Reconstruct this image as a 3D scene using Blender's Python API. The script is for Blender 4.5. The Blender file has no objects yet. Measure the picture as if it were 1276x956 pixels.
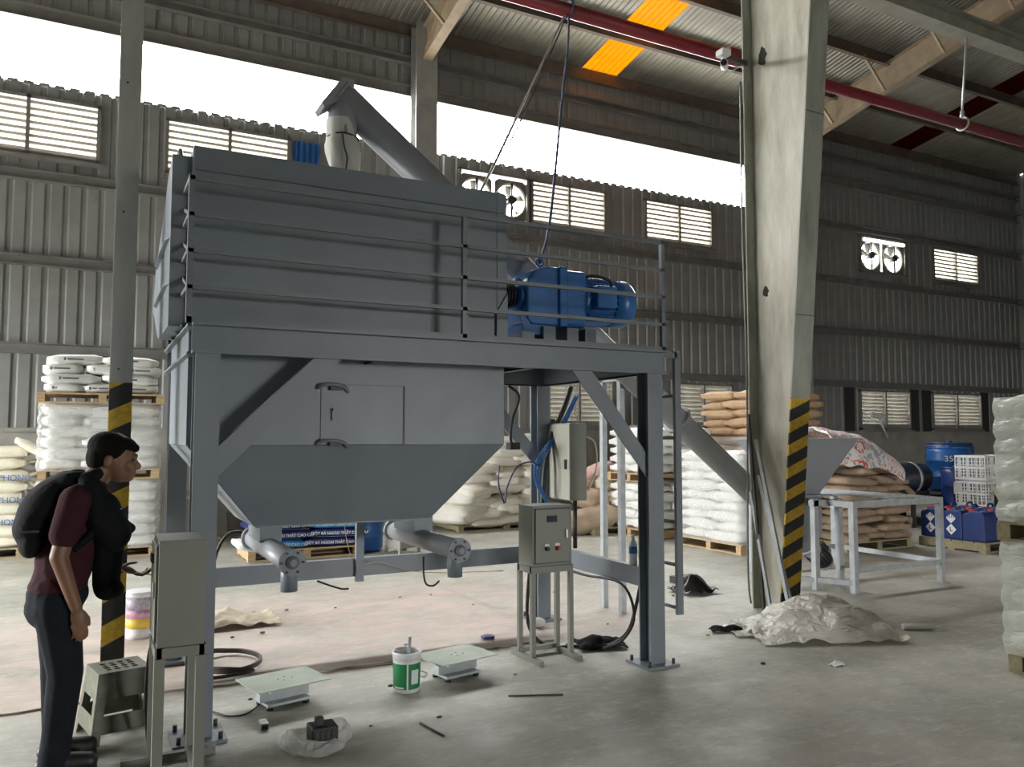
import bpy, bmesh, math, random
from mathutils import Vector, Matrix
R = random.Random(7)
SC = bpy.context.scene
COL = SC.collection
PI = math.pi

# ------------------------------------------------------------------ camera
YAW, PIT = math.radians(27.6), math.radians(3.77)
fw = Vector((math.sin(YAW)*math.cos(PIT), math.cos(YAW)*math.cos(PIT), math.sin(PIT)))
rt = Vector((math.cos(YAW), -math.sin(YAW), 0)); up = rt.cross(fw)
cd = bpy.data.cameras.new('camera'); cd.sensor_width = 36; cd.lens = 36*1000/1276
cam = bpy.data.objects.new('camera', cd); COL.objects.link(cam)
cam.matrix_world = Matrix(((rt.x, up.x, -fw.x, 0), (rt.y, up.y, -fw.y, 0), (rt.z, up.z, -fw.z, 1.55), (0, 0, 0, 1)))
cd.clip_end = 300
SC.camera = cam

# ------------------------------------------------------------------ sky, exposure
W = bpy.data.worlds.new('World'); SC.world = W; W.use_nodes = True
bg = W.node_tree.nodes['Background']; bg.inputs[0].default_value = (1.0, 0.995, 0.975, 1); bg.inputs[1].default_value = 20.0
vs = SC.view_settings
vs.view_transform = 'Standard'; vs.look = 'None'; vs.gamma = 1; vs.use_curve_mapping = False; vs.exposure = 0.95
SC.cycles.max_bounces = 8; SC.cycles.diffuse_bounces = 5; SC.cycles.transparent_max_bounces = 12
SC.cycles.caustics_reflective = False; SC.cycles.caustics_refractive = False
SC.cycles.sample_clamp_indirect = 6

def portal(loc, rot, sx, sy):                                   # tells the renderer where daylight comes in
    l = bpy.data.lights.new('daylight_opening', 'AREA'); l.shape = 'RECTANGLE'; l.size = sx; l.size_y = sy
    l.cycles.is_portal = True
    o = bpy.data.objects.new('daylight_opening', l); COL.objects.link(o); o.location = loc; o.rotation_euler = rot
portal((3.0, 14.1, 7.45), (-PI/2, 0, 0), 24.2, 1.0)
portal((-8.9, 9.0, 1.9), (0, -PI/2, 0), 3.8, 5.0)

portal((8.0, -12.1, 1.5), (PI/2, 0, 0), 3.2, 3.0)  # the added doorway in the unseen front wall, for fill

# ------------------------------------------------------------------ materials
MATS = {}
def mat(name, col, rough=0.6, metal=0.0, var=0.0, vscale=4.0, bump=0.0, bscale=30.0, dirt=None, dscale=2.0, damt=0.5, spec=0.5, stretch=(1, 1, 1)):
    if name in MATS: return MATS[name]
    m = bpy.data.materials.new(name); m.use_nodes = True
    nt = m.node_tree; N = nt.nodes; L = nt.links
    b = N['Principled BSDF']; b.inputs['Base Color'].default_value = (*col, 1)
    b.inputs['Roughness'].default_value = rough; b.inputs['Metallic'].default_value = metal
    b.inputs['Specular IOR Level'].default_value = spec
    tc = N.new('ShaderNodeTexCoord'); mp = N.new('ShaderNodeMapping'); mp.inputs['Scale'].default_value = stretch
    L.new(tc.outputs['Object'], mp.inputs[0])
    cur = None
    if var:
        n = N.new('ShaderNodeTexNoise'); n.inputs['Scale'].default_value = vscale; n.inputs['Detail'].default_value = 6
        L.new(mp.outputs[0], n.inputs['Vector'])
        mx = N.new('ShaderNodeMix'); mx.data_type = 'RGBA'
        mx.inputs[6].default_value = (*[max(0, c*(1-var)) for c in col], 1); mx.inputs[7].default_value = (*[min(1, c*(1+var)) for c in col], 1)
        mr = N.new('ShaderNodeMapRange'); mr.inputs[1].default_value = .3; mr.inputs[2].default_value = .7
        L.new(n.outputs[0], mr.inputs[0]); L.new(mr.outputs[0], mx.inputs[0]); cur = mx.outputs[2]
    if dirt:
        n2 = N.new('ShaderNodeTexNoise'); n2.inputs['Scale'].default_value = dscale; n2.inputs['Detail'].default_value = 8; n2.inputs['Roughness'].default_value = .65
        L.new(mp.outputs[0], n2.inputs['Vector'])
        mr2 = N.new('ShaderNodeMapRange'); mr2.inputs[1].default_value = .48; mr2.inputs[2].default_value = .7; mr2.inputs[4].default_value = damt
        L.new(n2.outputs[0], mr2.inputs[0])
        mx2 = N.new('ShaderNodeMix'); mx2.data_type = 'RGBA'; mx2.inputs[6].default_value = (*col, 1); mx2.inputs[7].default_value = (*dirt, 1)
        if cur: L.new(cur, mx2.inputs[6])
        L.new(mr2.outputs[0], mx2.inputs[0]); cur = mx2.outputs[2]
    if cur: L.new(cur, b.inputs['Base Color'])
    if bump:
        n3 = N.new('ShaderNodeTexNoise'); n3.inputs['Scale'].default_value = bscale; n3.inputs['Detail'].default_value = 4
        L.new(mp.outputs[0], n3.inputs['Vector'])
        bp = N.new('ShaderNodeBump'); bp.inputs['Strength'].default_value = bump; bp.inputs['Distance'].default_value = .02
        L.new(n3.outputs[0], bp.inputs['Height']); L.new(bp.outputs[0], b.inputs['Normal'])
    MATS[name] = m; return m

GREY = mat('machine_paint', (.18, .21, .245), .42, var=.1, vscale=2.5, dirt=(.24, .26, .27), dscale=1.4, damt=.35)
GREYD = mat('conveyor_paint', (.3, .315, .34), .4, var=.08)
RAIL = mat('rail_paint', (.17, .19, .21), .4, var=.1)
GALV = mat('galvanised_steel', (.42, .45, .47), .42, .35, var=.15, vscale=12)
BLUE = mat('blue_paint', (.03, .15, .42), .3, var=.15, vscale=8)
BLUED = mat('blue_plastic', (.012, .035, .16), .35, var=.15)
BLUEL = mat('drum_plastic', (.012, .09, .3), .38, var=.15)
BOX = mat('cabinet_paint', (.2, .21, .175), .45, var=.06)
BOX_LIT = mat('cabinet_lit_paint', (.42, .42, .36), .45, var=.05)  # lighter copy of the cabinet paint, for the face lit from the left
BLACK = mat('black_rubber', (.012, .012, .013), .5)
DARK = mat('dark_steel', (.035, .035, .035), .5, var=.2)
SHEET = mat('wall_sheet', (.29, .295, .29), .45, .25, var=.12, vscale=1.5, dirt=(.15, .145, .135), dscale=.9, damt=.5)
SHEETR = mat('roof_sheet', (.33, .315, .275), .42, .3, var=.2, vscale=2.0, dirt=(.12, .1, .08), dscale=1.0, damt=.6, stretch=(3, .4, 1))
GIRT = mat('girt_steel', (.22, .21, .2), .5, .1, var=.15)
RAFT = mat('rafter_primer', (.34, .265, .185), .6, var=.15, vscale=5)
CONC = mat('plinth_concrete', (.32, .31, .28), .85, var=.2, vscale=3, bump=.3, dirt=(.16, .15, .13), dscale=1.5)
PIPE = mat('red_pipe_paint', (.22, .02, .03), .4, var=.15)
WHITE = mat('white_sack', (.74, .75, .72), .5, var=.06, vscale=6, bump=.25, bscale=14)
WHITES = mat('white_sack_pale', (.82, .83, .81), .42, var=.05, vscale=6, bump=.35, bscale=18)
CREAM = mat('cream_sack', (.72, .69, .58), .6, var=.08, vscale=6, bump=.3, bscale=14)
BROWN = mat('brown_paper_sack', (.5, .35, .21), .7, var=.12, vscale=5, bump=.3, bscale=16, dirt=(.35, .2, .12), dscale=9, damt=.35)
BROWN2 = mat('dusty_paper_sack', (.36, .27, .19), .75, var=.15, vscale=5, bump=.35, bscale=16, dirt=(.2, .13, .09), dscale=8, damt=.5)
WOOD = mat('pallet_wood', (.5, .36, .2), .75, var=.2, vscale=6, stretch=(1, 6, 6))
WOODD = mat('old_pallet_wood', (.3, .26, .16), .8, var=.2, vscale=6, stretch=(1, 6, 6))
SKIN = mat('skin', (.2, .1, .06), .5, var=.08)
SHIRT = mat('maroon_cotton', (.045, .013, .019), .9, spec=.2, bump=.2, bscale=25)
JEANS = mat('dark_denim', (.011, .014, .02), .9, spec=.2, var=.2, vscale=12, bump=.2, bscale=30)
HAIR = mat('black_hair', (.006, .005, .005), .85, bump=.5, bscale=120, stretch=(1, 1, .3), spec=.15)
CLOTHB = mat('black_cloth', (.006, .007, .009), .85, spec=.2, bump=.3, bscale=20)
STOOLM = mat('olive_plastic', (.085, .09, .05), .5, var=.15, dirt=(.25, .24, .2), dscale=7, damt=.45)
PLATE = mat('pale_green_paint', (.36, .43, .34), .5, var=.08, dirt=(.55, .55, .5), dscale=4, damt=.5)
WPLAST = mat('white_plastic', (.75, .76, .76), .35, var=.03)
GREENL = mat('green_print', (.01, .2, .06), .4)
REDP = mat('red_plastic', (.45, .02, .015), .35)
PINKL = mat('pink_print', (.55, .3, .42), .5, var=.3, vscale=25)
YELL = mat('yellow_print', (.75, .55, .08), .5, var=.1)
PURP = mat('purple_print', (.42, .38, .46), .5, var=.35, vscale=30)
NAVY = mat('navy_print', (.015, .025, .12), .35)
SKYB = mat('pale_blue_print', (.05, .25, .5), .35, var=.3, vscale=4)
INK = mat('print_ink', (.12, .13, .16), .6)
INKB = mat('blue_ink', (.03, .14, .4), .6)
RAG = mat('cream_cloth', (.62, .55, .42), .85, var=.12, bump=.4, bscale=20)
BURLAP = mat('burlap', (.4, .31, .22), .9, var=.2, bump=.4, bscale=30)
CREAMP = mat('louvre_cream', (.66, .63, .56), .5, var=.06)
CLEARW = mat('lamp_cap', (.9, .9, .9), .3)

def film(name, col, alpha, rough=.15, bscale=9, bump=.6):
    m = bpy.data.materials.new(name); m.use_nodes = True; nt = m.node_tree; N = nt.nodes; L = nt.links
    b = N['Principled BSDF']; b.inputs['Base Color'].default_value = (*col, 1); b.inputs['Roughness'].default_value = rough
    b.inputs['Alpha'].default_value = alpha
    tc = N.new('ShaderNodeTexCoord'); mp = N.new('ShaderNodeMapping'); mp.inputs['Scale'].default_value = (1, 1, 2.2)
    n = N.new('ShaderNodeTexNoise'); n.inputs['Scale'].default_value = bscale; n.inputs['Detail'].default_value = 3; n.inputs['Distortion'].default_value = 1.0
    bp = N.new('ShaderNodeBump'); bp.inputs['Strength'].default_value = bump; bp.inputs['Distance'].default_value = .05
    L.new(tc.outputs['Object'], mp.inputs[0]); L.new(mp.outputs[0], n.inputs['Vector']); L.new(n.outputs[0], bp.inputs['Height']); L.new(bp.outputs[0], b.inputs['Normal'])
    return m
FILM = film('stretch_film', (.85, .86, .84), .32, .1)
FILMG = film('greenish_stretch_film', (.74, .77, .68), .5)
POLY = film('polythene', (.82, .8, .73), .66, .25, 11, 1.0)
POLYC = film('clear_polythene', (.8, .8, .76), .45, .2, 14, .7)

def translucent(name, col, mixf=.85):
    m = bpy.data.materials.new(name); m.use_nodes = True; nt = m.node_tree; N = nt.nodes; L = nt.links
    out = N['Material Output']; b = N['Principled BSDF']; b.inputs['Base Color'].default_value = (*[c*.8 for c in col], 1); b.inputs['Roughness'].default_value = .4
    t = N.new('ShaderNodeBsdfTranslucent'); n = N.new('ShaderNodeTexNoise'); n.inputs['Scale'].default_value = 5; n.inputs['Detail'].default_value = 6
    mp = N.new('ShaderNodeMapping'); mp.inputs['Scale'].default_value = (6, .7, 1); tc = N.new('ShaderNodeTexCoord')
    L.new(tc.outputs['Object'], mp.inputs[0]); L.new(mp.outputs[0], n.inputs['Vector'])
    mx = N.new('ShaderNodeMix'); mx.data_type = 'RGBA'; mx.inputs[6].default_value = (*[c*.55 for c in col], 1); mx.inputs[7].default_value = (*col, 1)
    L.new(n.outputs[0], mx.inputs[0]); L.new(mx.outputs[2], t.inputs[0])
    ms = N.new('ShaderNodeMixShader'); ms.inputs[0].default_value = mixf
    L.new(b.outputs[0], ms.inputs[1]); L.new(t.outputs[0], ms.inputs[2]); L.new(ms.outputs[0], out.inputs[0])
    return m
SKYLIT = translucent('amber_skylight', (.32, .17, .016))
SKYDARK = translucent('dirty_red_skylight', (.02, .003, .002))

def floor_material():
    m = bpy.data.materials.new('concrete_floor'); m.use_nodes = True; nt = m.node_tree; N = nt.nodes; L = nt.links
    b = N['Principled BSDF']; tc = N.new('ShaderNodeTexCoord')
    def noise(s, d=8, r=.6, st=(1, 1, 1)):
        mp = N.new('ShaderNodeMapping'); mp.inputs['Scale'].default_value = st; L.new(tc.outputs['Object'], mp.inputs[0])
        n = N.new('ShaderNodeTexNoise'); n.inputs['Scale'].default_value = s; n.inputs['Detail'].default_value = d; n.inputs['Roughness'].default_value = r
        L.new(mp.outputs[0], n.inputs['Vector']); return n.outputs[0]
    def ramp(x, lo, hi, a=0, c=1):
        r = N.new('ShaderNodeMapRange'); r.inputs[1].default_value = lo; r.inputs[2].default_value = hi; r.inputs[3].default_value = a; r.inputs[4].default_value = c
        L.new(x, r.inputs[0]); return r.outputs[0]
    def mix(f, a, c):
        x = N.new('ShaderNodeMix'); x.data_type = 'RGBA'
        if isinstance(a, tuple): x.inputs[6].default_value = (*a, 1)
        else: L.new(a, x.inputs[6])
        if isinstance(c, tuple): x.inputs[7].default_value = (*c, 1)
        else: L.new(c, x.inputs[7])
        L.new(f, x.inputs[0]); return x.outputs[2]
    c = mix(ramp(noise(.9), .35, .65), (.3, .305, .26), (.46, .455, .4))
    c = mix(ramp(noise(5, 8, .7), .5, .72, 0, .55), c, (.6, .6, .55))
    c = mix(ramp(noise(3, 10, .75, (1, 2.5, 1)), .56, .68, 0, .5), c, (.2, .2, .17))
    # pink powder trodden into the slab in front of and under the mixer
    sep = N.new('ShaderNodeSeparateXYZ'); L.new(tc.outputs['Object'], sep.inputs[0])
    def band(o, a0, a1, b0, b1):
        p = ramp(o, a0, a1); q = ramp(o, b0, b1, 1, 0); mu = N.new('ShaderNodeMath'); mu.operation = 'MULTIPLY'; L.new(p, mu.inputs[0]); L.new(q, mu.inputs[1]); return mu.outputs[0]
    mu = N.new('ShaderNodeMath'); mu.operation = 'MULTIPLY'; L.new(band(sep.outputs[0], -1.8, .2, 3.0, 5.2), mu.inputs[0]); L.new(band(sep.outputs[1], 5.2, 5.5, 7.4, 8.6), mu.inputs[1])
    mu2 = N.new('ShaderNodeMath'); mu2.operation = 'MULTIPLY'; L.new(mu.outputs[0], mu2.inputs[0]); L.new(ramp(noise(1.6, 9, .75, (1, 2.4, 1)), .38, .6, .1, .9), mu2.inputs[1])
    c = mix(mu2.outputs[0], c, (.62, .475, .415))
    c = mix(ramp(noise(7, 10, .8, (1, 3, 1)), .52, .66, 0, .5), c, (.74, .7, .64))
    c = mix(ramp(noise(11, 10, .8, (1, 3.5, 1)), .6, .7, 0, .45), c, (.17, .16, .14))
    L.new(c, b.inputs['Base Color'])
    L.new(ramp(noise(2.2), .3, .7, .38, .7), b.inputs['Roughness'])
    bp = N.new('ShaderNodeBump'); bp.inputs['Strength'].default_value = .15; bp.inputs['Distance'].default_value = .01
    L.new(noise(20, 6), bp.inputs['Height']); L.new(bp.outputs[0], b.inputs['Normal'])
    return m
FLOOR = floor_material()

def column_material(name, base, dirt, axis, tilt, zt, period, phase, stripes=True):
    """aged paint; below zt the black and yellow warning bands painted on the flange"""
    m = bpy.data.materials.new(name); m.use_nodes = True; nt = m.node_tree; N = nt.nodes; L = nt.links
    b = N['Principled BSDF']; b.inputs['Roughness'].default_value = .5; tc = N.new('ShaderNodeTexCoord')
    mp = N.new('ShaderNodeMapping'); mp.inputs['Scale'].default_value = (3, 3, .8); L.new(tc.outputs['Object'], mp.inputs[0])
    n = N.new('ShaderNodeTexNoise'); n.inputs['Scale'].default_value = 1.6; n.inputs['Detail'].default_value = 8; n.inputs['Roughness'].default_value = .65; L.new(mp.outputs[0], n.inputs['Vector'])
    r = N.new('ShaderNodeMapRange'); r.inputs[1].default_value = .42; r.inputs[2].default_value = .72; L.new(n.outputs[0], r.inputs[0])
    mx = N.new('ShaderNodeMix'); mx.data_type = 'RGBA'; mx.inputs[6].default_value = (*base, 1); mx.inputs[7].default_value = (*dirt, 1); L.new(r.outputs[0], mx.inputs[0])
    col = mx.outputs[2]
    if stripes:
        sp = N.new('ShaderNodeSeparateXYZ'); L.new(tc.outputs['Object'], sp.inputs[0])
        def M(op, a, c):
            q = N.new('ShaderNodeMath'); q.operation = op
            for i, v in enumerate((a, c)):
                if isinstance(v, (int, float)): q.inputs[i].default_value = v
                else: L.new(v, q.inputs[i])
            return q.outputs[0]
        t = M('ADD', M('MULTIPLY', sp.outputs[axis], tilt), sp.outputs[2])
        f = M('FRACT', M('DIVIDE', M('ADD', t, phase), period), 0)
        yel = M('GREATER_THAN', f, .52)
        wear = N.new('ShaderNodeTexNoise'); wear.inputs['Scale'].default_value = 25; wear.inputs['Detail'].default_value = 5; L.new(tc.outputs['Object'], wear.inputs['Vector'])
        wr = N.new('ShaderNodeMapRange'); wr.inputs[1].default_value = .35; wr.inputs[2].default_value = .75; L.new(wear.outputs[0], wr.inputs[0])
        wy = N.new('ShaderNodeMix'); wy.data_type = 'RGBA'; wy.inputs[6].default_value = (.8, .5, .03, 1); wy.inputs[7].default_value = (.45, .29, .05, 1); L.new(wr.outputs[0], wy.inputs[0])
        sx = N.new('ShaderNodeMix'); sx.data_type = 'RGBA'; sx.inputs[6].default_value = (.025, .025, .024, 1); L.new(wy.outputs[2], sx.inputs[7]); L.new(yel, sx.inputs[0])
        low = M('LESS_THAN', sp.outputs[2], zt)
        fx = N.new('ShaderNodeMix'); fx.data_type = 'RGBA'; L.new(low, fx.inputs[0]); L.new(col, fx.inputs[6]); L.new(sx.outputs[2], fx.inputs[7]); col = fx.outputs[2]
    L.new(col, b.inputs['Base Color']); return m
COLW = column_material('column_web_paint_lit', (.6, .585, .5), (.33, .3, .22), 0, 0, 0, 1, 0, False)  # aged paint, lightened for the side light that falls on the web
COLF = column_material('column_flange_paint_shaded', (.4, .42, .37), (.2, .2, .17), 0, 0, 0, 1, 0, False)  # same column, darkened for flange faces turned away from that light
STRIPE = column_material('flange_warning_bands', (.4, .42, .37), (.2, .2, .17), 0, -.4, 1.88, .199, .07)
STRIPEL = column_material('post_warning_bands', (.5, .5, .47), (.36, .36, .33), 0, -.5, 1.87, .25, .02)

# ------------------------------------------------------------------ mesh helpers
class MB:
    def __init__(s): s.v = []; s.f = []; s.m = []; s.mi = 0; s.sm = []
    def add(s, vs_, fs, smooth=False):
        o = len(s.v); s.v += [Vector(p) for p in vs_]
        for f in fs: s.f.append([i+o for i in f]); s.m.append(s.mi); s.sm.append(smooth)
        return s
    def bx(s, x0, x1, y0, y1, z0, z1):
        P = [(x, y, z) for z in (z0, z1) for y in (y0, y1) for x in (x0, x1)]
        return s.add(P, [(0, 2, 3, 1), (4, 5, 7, 6), (0, 1, 5, 4), (2, 6, 7, 3), (0, 4, 6, 2), (1, 3, 7, 5)])
    def bar(s, p, q, w, h, upv=(0, 0, 1), taper=1.0):            # box from p to q
        p = Vector(p); q = Vector(q); d = (q-p).normalized(); u = Vector(upv)
        if abs(d.dot(u)) > .98: u = Vector((0, 1, 0))
        a = d.cross(u).normalized(); b = a.cross(d).normalized(); P = []
        for c, t in ((p, 1), (q, taper)):
            for i, j in ((-1, -1), (1, -1), (1, 1), (-1, 1)): P.append(c + a*(i*w/2*t) + b*(j*h/2*t))
        return s.add(P, [(3, 2, 1, 0), (4, 5, 6, 7), (0, 1, 5, 4), (1, 2, 6, 5), (2, 3, 7, 6), (3, 0, 4, 7)])
    def cyl(s, p, q, r, r2=None, n=16, cap=True, smooth=True):
        p = Vector(p); q = Vector(q); r2 = r if r2 is None else r2; d = (q-p).normalized()
        u = Vector((0, 0, 1)) if abs(d.z) < .9 else Vector((1, 0, 0)); a = d.cross(u).normalized(); b = a.cross(d)
        P = []
        for c, rr in ((p, r), (q, r2)):
            for i in range(n): t = 2*PI*i/n; P.append(c + a*math.cos(t)*rr + b*math.sin(t)*rr)
        s.add(P, [(i, i+n, (i+1) % n+n, (i+1) % n) for i in range(n)], smooth)
        if cap: s.add(P, [list(range(n)), list(range(2*n-1, n-1, -1))])
        return s
    def tube(s, pts, r, n=8, rr=None):
        pts = [Vector(p) for p in pts]; K = len(pts); P = []; a0 = None
        for k in range(K):
            d = (pts[min(k+1, K-1)]-pts[max(k-1, 0)]).normalized()
            if a0 is None:
                u = Vector((0, 0, 1)) if abs(d.z) < .9 else Vector((1, 0, 0)); a0 = d.cross(u).normalized()
            a = (a0 - d*a0.dot(d)).normalized(); a0 = a; b = a.cross(d); q = rr[k] if rr else r
            for i in range(n): t = 2*PI*i/n; P.append(pts[k]+a*math.cos(t)*q+b*math.sin(t)*q)
        F = [(k*n+i, k*n+n+i, k*n+n+(i+1) % n, k*n+(i+1) % n) for k in range(K-1) for i in range(n)]
        return s.add(P, F+[list(range(n)), list(range((K-1)*n+n-1, (K-1)*n-1, -1))], True)
    def lathe(s, c, prof, n=20, axis='Z', smooth=True):          # prof: (r, h) list
        c = Vector(c); P = []
        for r, h in prof:
            for i in range(n):
                t = 2*PI*i/n; x, y = math.cos(t)*r, math.sin(t)*r
                P.append(c + (Vector((x, y, h)) if axis == 'Z' else Vector((h, x, y)) if axis == 'X' else Vector((x, h, -y))))
        K = len(prof)
        F = [(k*n+i, k*n+(i+1) % n, k*n+n+(i+1) % n, k*n+n+i) for k in range(K-1) for i in range(n)]
        s.add(P, F, smooth)
        s.add(P, [list(range(n-1, -1, -1)), list(range((K-1)*n, K*n))]); return s
    def prism(s, poly, a0, a1, axis='Y'):                        # poly in the two other axes, extruded
        n = len(poly); f = {'Y': lambda p, a: (p[0], a, p[1]), 'X': lambda p, a: (a, p[0], p[1]), 'Z': lambda p, a: (p[0], p[1], a)}[axis]
        P = [f(p, a0) for p in poly]+[f(p, a1) for p in poly]
        return s.add(P, [list(range(n)), list(range(2*n-1, n-1, -1))]+[(i, i+n, (i+1) % n+n, (i+1) % n) for i in range(n)])
    def ell(s, c, r, nu=14, nv=9, rot=None):
        P = []; c = Vector(c)
        for j in range(nv+1):
            th = PI*j/nv
            for i in range(nu):
                p = Vector((r[0]*math.sin(th)*math.cos(2*PI*i/nu), r[1]*math.sin(th)*math.sin(2*PI*i/nu), r[2]*math.cos(th)))
                P.append(c + (rot @ p if rot else p))
        F = [(j*nu+i, (j+1)*nu+i, (j+1)*nu+(i+1) % nu, j*nu+(i+1) % nu) for j in range(nv) for i in range(nu)]
        return s.add(P, F, True)
    def cap_(s, p, q, r, r2=None, n=12):                          # capsule used for bodies
        r2 = r if r2 is None else r2; s.ell(p, (r, r, r), n, 8); s.ell(q, (r2, r2, r2), n, 8); return s.cyl(p, q, r, r2, n)
    def mesh(s, name, mats, off=Vector((0, 0, 0)), fix=True):
        me = bpy.data.meshes.new(name); me.from_pydata([tuple(p-off) for p in s.v], [], s.f)
        for m in (mats if isinstance(mats, (list, tuple)) else [mats]): me.materials.append(m)
        for p, mi, sm in zip(me.polygons, s.m, s.sm): p.material_index = mi; p.use_smooth = sm
        bm = bmesh.new(); bm.from_mesh(me)
        bmesh.ops.remove_doubles(bm, verts=bm.verts, dist=1e-5)
        if fix: bmesh.ops.recalc_face_normals(bm, faces=bm.faces)
        bm.to_mesh(me); bm.free(); return me
    def build(s, name, mats, parent=None, loc=None, bevel=0, props=None):
        off = origin(parent) if parent is not None else Vector(loc or (0, 0, 0))
        o = bpy.data.objects.new(name, s.mesh(name, mats, off)); COL.objects.link(o)
        if parent is not None: o.parent = parent
        else: o.location = off
        if bevel:
            b = o.modifiers.new('bevel', 'BEVEL'); b.width = bevel; b.segments = 2; b.limit_method = 'ANGLE'; b.harden_normals = False
        return o
def origin(o):
    v = Vector((0, 0, 0))
    while o is not None: v = v + o.location; o = o.parent
    return v
def tag(o, label=None, cat=None, group=None, kind=None):
    if label: o['label'] = label
    if cat: o['category'] = cat
    if group: o['group'] = group
    if kind: o['kind'] = kind
    return o
def thing(name, label, cat, loc=(0, 0, 0), group=None, kind=None):
    o = bpy.data.objects.new(name, None); COL.objects.link(o); o.location = loc; o.empty_display_size = .1
    return tag(o, label, cat, group, kind)
def inst(name, me, parent=None, loc=(0, 0, 0), rot=(0, 0, 0)):
    o = bpy.data.objects.new(name, me); COL.objects.link(o); o.location = loc; o.rotation_euler = rot
    if parent is not None: o.parent = parent
    return o
def copy_tree(o, parent=None):
    c = o.copy(); COL.objects.link(c); c.parent = parent
    for ch in o.children: copy_tree(ch, c)
    return c
def text(name, body, size, m, parent, loc, rot, extr=.001, align='CENTER'):
    cu = bpy.data.curves.new(name, 'FONT'); cu.body = body; cu.size = size; cu.extrude = extr; cu.align_x = align; cu.align_y = 'CENTER'; cu.materials.append(m)
    tmp = bpy.data.objects.new(name, cu); me = bpy.data.meshes.new_from_object(tmp); bpy.data.objects.remove(tmp)
    o = bpy.data.objects.new(name, me); COL.objects.link(o); o.parent = parent; o.location = Vector(loc)-(origin(parent) if parent is not None else Vector()); o.rotation_euler = rot
    return o
def spline(pts, n=6):                                             # catmull-rom
    pts = [Vector(p) for p in pts]; out = []
    for i in range(len(pts)-1):
        p0, p1, p2, p3 = pts[max(i-1, 0)], pts[i], pts[i+1], pts[min(i+2, len(pts)-1)]
        for k in range(n):
            t = k/n; out.append(.5*((2*p1)+(p2-p0)*t+(2*p0-5*p1+4*p2-p3)*t*t+(3*p1-p0-3*p2+p3)*t**3))
    return out+[pts[-1]]
def Hcol(b, x, y, z0, z1, w, d, tf=.012, tw=.009, along='X'):     # H section post, flanges facing +-Y ('X') or +-X
    if along == 'X':
        b.bx(x-w/2, x+w/2, y-d/2, y-d/2+tf, z0, z1).bx(x-w/2, x+w/2, y+d/2-tf, y+d/2, z0, z1).bx(x-tw/2, x+tw/2, y-d/2+tf, y+d/2-tf, z0, z1)
    else:
        b.bx(x-d/2, x-d/2+tf, y-w/2, y+w/2, z0, z1).bx(x+d/2-tf, x+d/2, y-w/2, y+w/2, z0, z1).bx(x-d/2+tf, x+d/2-tf, y-tw/2, y+tw/2, z0, z1)
    return b

# ================================================================== the building
WY, XL, XR, YF, EAVE, SL, RIDGE = 14.0, -9.0, 24.4, -12.0, 9.35, .17, 1.0
def roof_z(y): return EAVE + SL*(WY-y) if y > RIDGE else EAVE + SL*(WY-RIDGE) - SL*(RIDGE-y)

b = MB().bx(XL-6, XR+6, YF-6, WY+6, -.3, 0)
tag(b.build('floor', FLOOR), kind='structure')
tag(MB().bx(-90, 120, -90, 110, -.6, -.32).build('ground', mat('yard_asphalt', (.25, .25, .24), .9, var=.2)), kind='structure')
# thin screed, its worn edge runs under the mixer
n_ = 40
edge = [(-3.2 + 6.4*i/n_, 5.36 + .02*math.sin(i*1.7) + .012*R.random()) for i in range(n_+1)]
b = MB().prism(edge + [(3.2, 9.5), (-3.2, 9.5)], -.01, .012, 'Z')
tag(b.build('floor_screed', FLOOR), kind='structure')

# ---- corrugated sheeting: one mesh per size, ribs are real
_sheets = {}
def sheet_mesh(w, h, m, pitch=.25, rib=.028):
    key = (round(w, 3), round(h, 3), m.name)
    if key in _sheets: return _sheets[key]
    b = MB(); xs = []; n = max(1, round(w/pitch)); p = w/n
    for i in range(n): xs += [(i*p, 0), (i*p+p*.58, 0), (i*p+p*.68, rib), (i*p+p*.9, rib)]
    xs.append((w, 0))
    # origin at the lower left corner; rib towards the outside (+y)
    V = [(x, y, 0) for x, y in xs] + [(x, y, h) for x, y in xs] ; k = len(xs)
    b.add(V, [(i, i+1, i+1+k, i+k) for i in range(k-1)])
    V2 = [(x, y+.004, z) for x, y, z in V]
    b.add(V2, [(i+k, i+1+k, i+1, i) for i in range(k-1)])
    for j in (0, k-1): b.add([V[j], V2[j], V2[j+k], V[j+k]], [(0, 1, 2, 3)])
    me = b.mesh('sheet', m, fix=False); _sheets[key] = me; return me

wall = MB().bx(XL, XR, WY, WY+.2, 0, 1.62).build('wall_back', CONC); tag(wall, kind='structure')
tag(MB().bx(XL, XR, WY-.06, WY+.2, 1.62, 1.68).build('plinth_cap', CONC, wall))
def sheets(x0, x1, z0, z1, parent=wall, wmax=1.0):
    n = max(1, math.ceil((x1-x0)/wmax-1e-6)); w = (x1-x0)/n
    for i in range(n): inst('wall_sheet', sheet_mesh(w, z1-z0, SHEET), parent, (x0+i*w, WY, z0))
def zone(z0, z1, holes, x0=XL, x1=XR):                            # holes: (xa, xb, za, zb)
    x = x0
    for xa, xb, za, zb in sorted(holes):
        if xa > x: sheets(x, xa, z0, z1)
        if za > z0+.02: sheets(xa, xb, z0, za, wmax=3)
        if zb < z1-.02: sheets(xa, xb, zb, z1, wmax=3)
        x = xb
    if x < x1: sheets(x, x1, z0, z1)
UP = [(-1.98, -.02), (.92, 2.92), (7.72, 9.54), (10.56, 12.48), (20.34, 22.34)]
FAN = [(6.12, 7.66), (17.38, 19.16)]
LO = [(8.0, 9.7), (11.3, 13.0), (17.25, 19.2), (20.1, 22.25)]
zone(1.66, 2.87, [(a, c, 1.72, 2.74) for a, c in LO])
zone(2.87, 5.5, [])
zone(5.5, 6.95, [(a, c, 5.8, 6.74) for a, c in UP+FAN])
sheets(15.1, XR, 6.95, 8.1)
zone(8.0, EAVE+.05, [])
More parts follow.
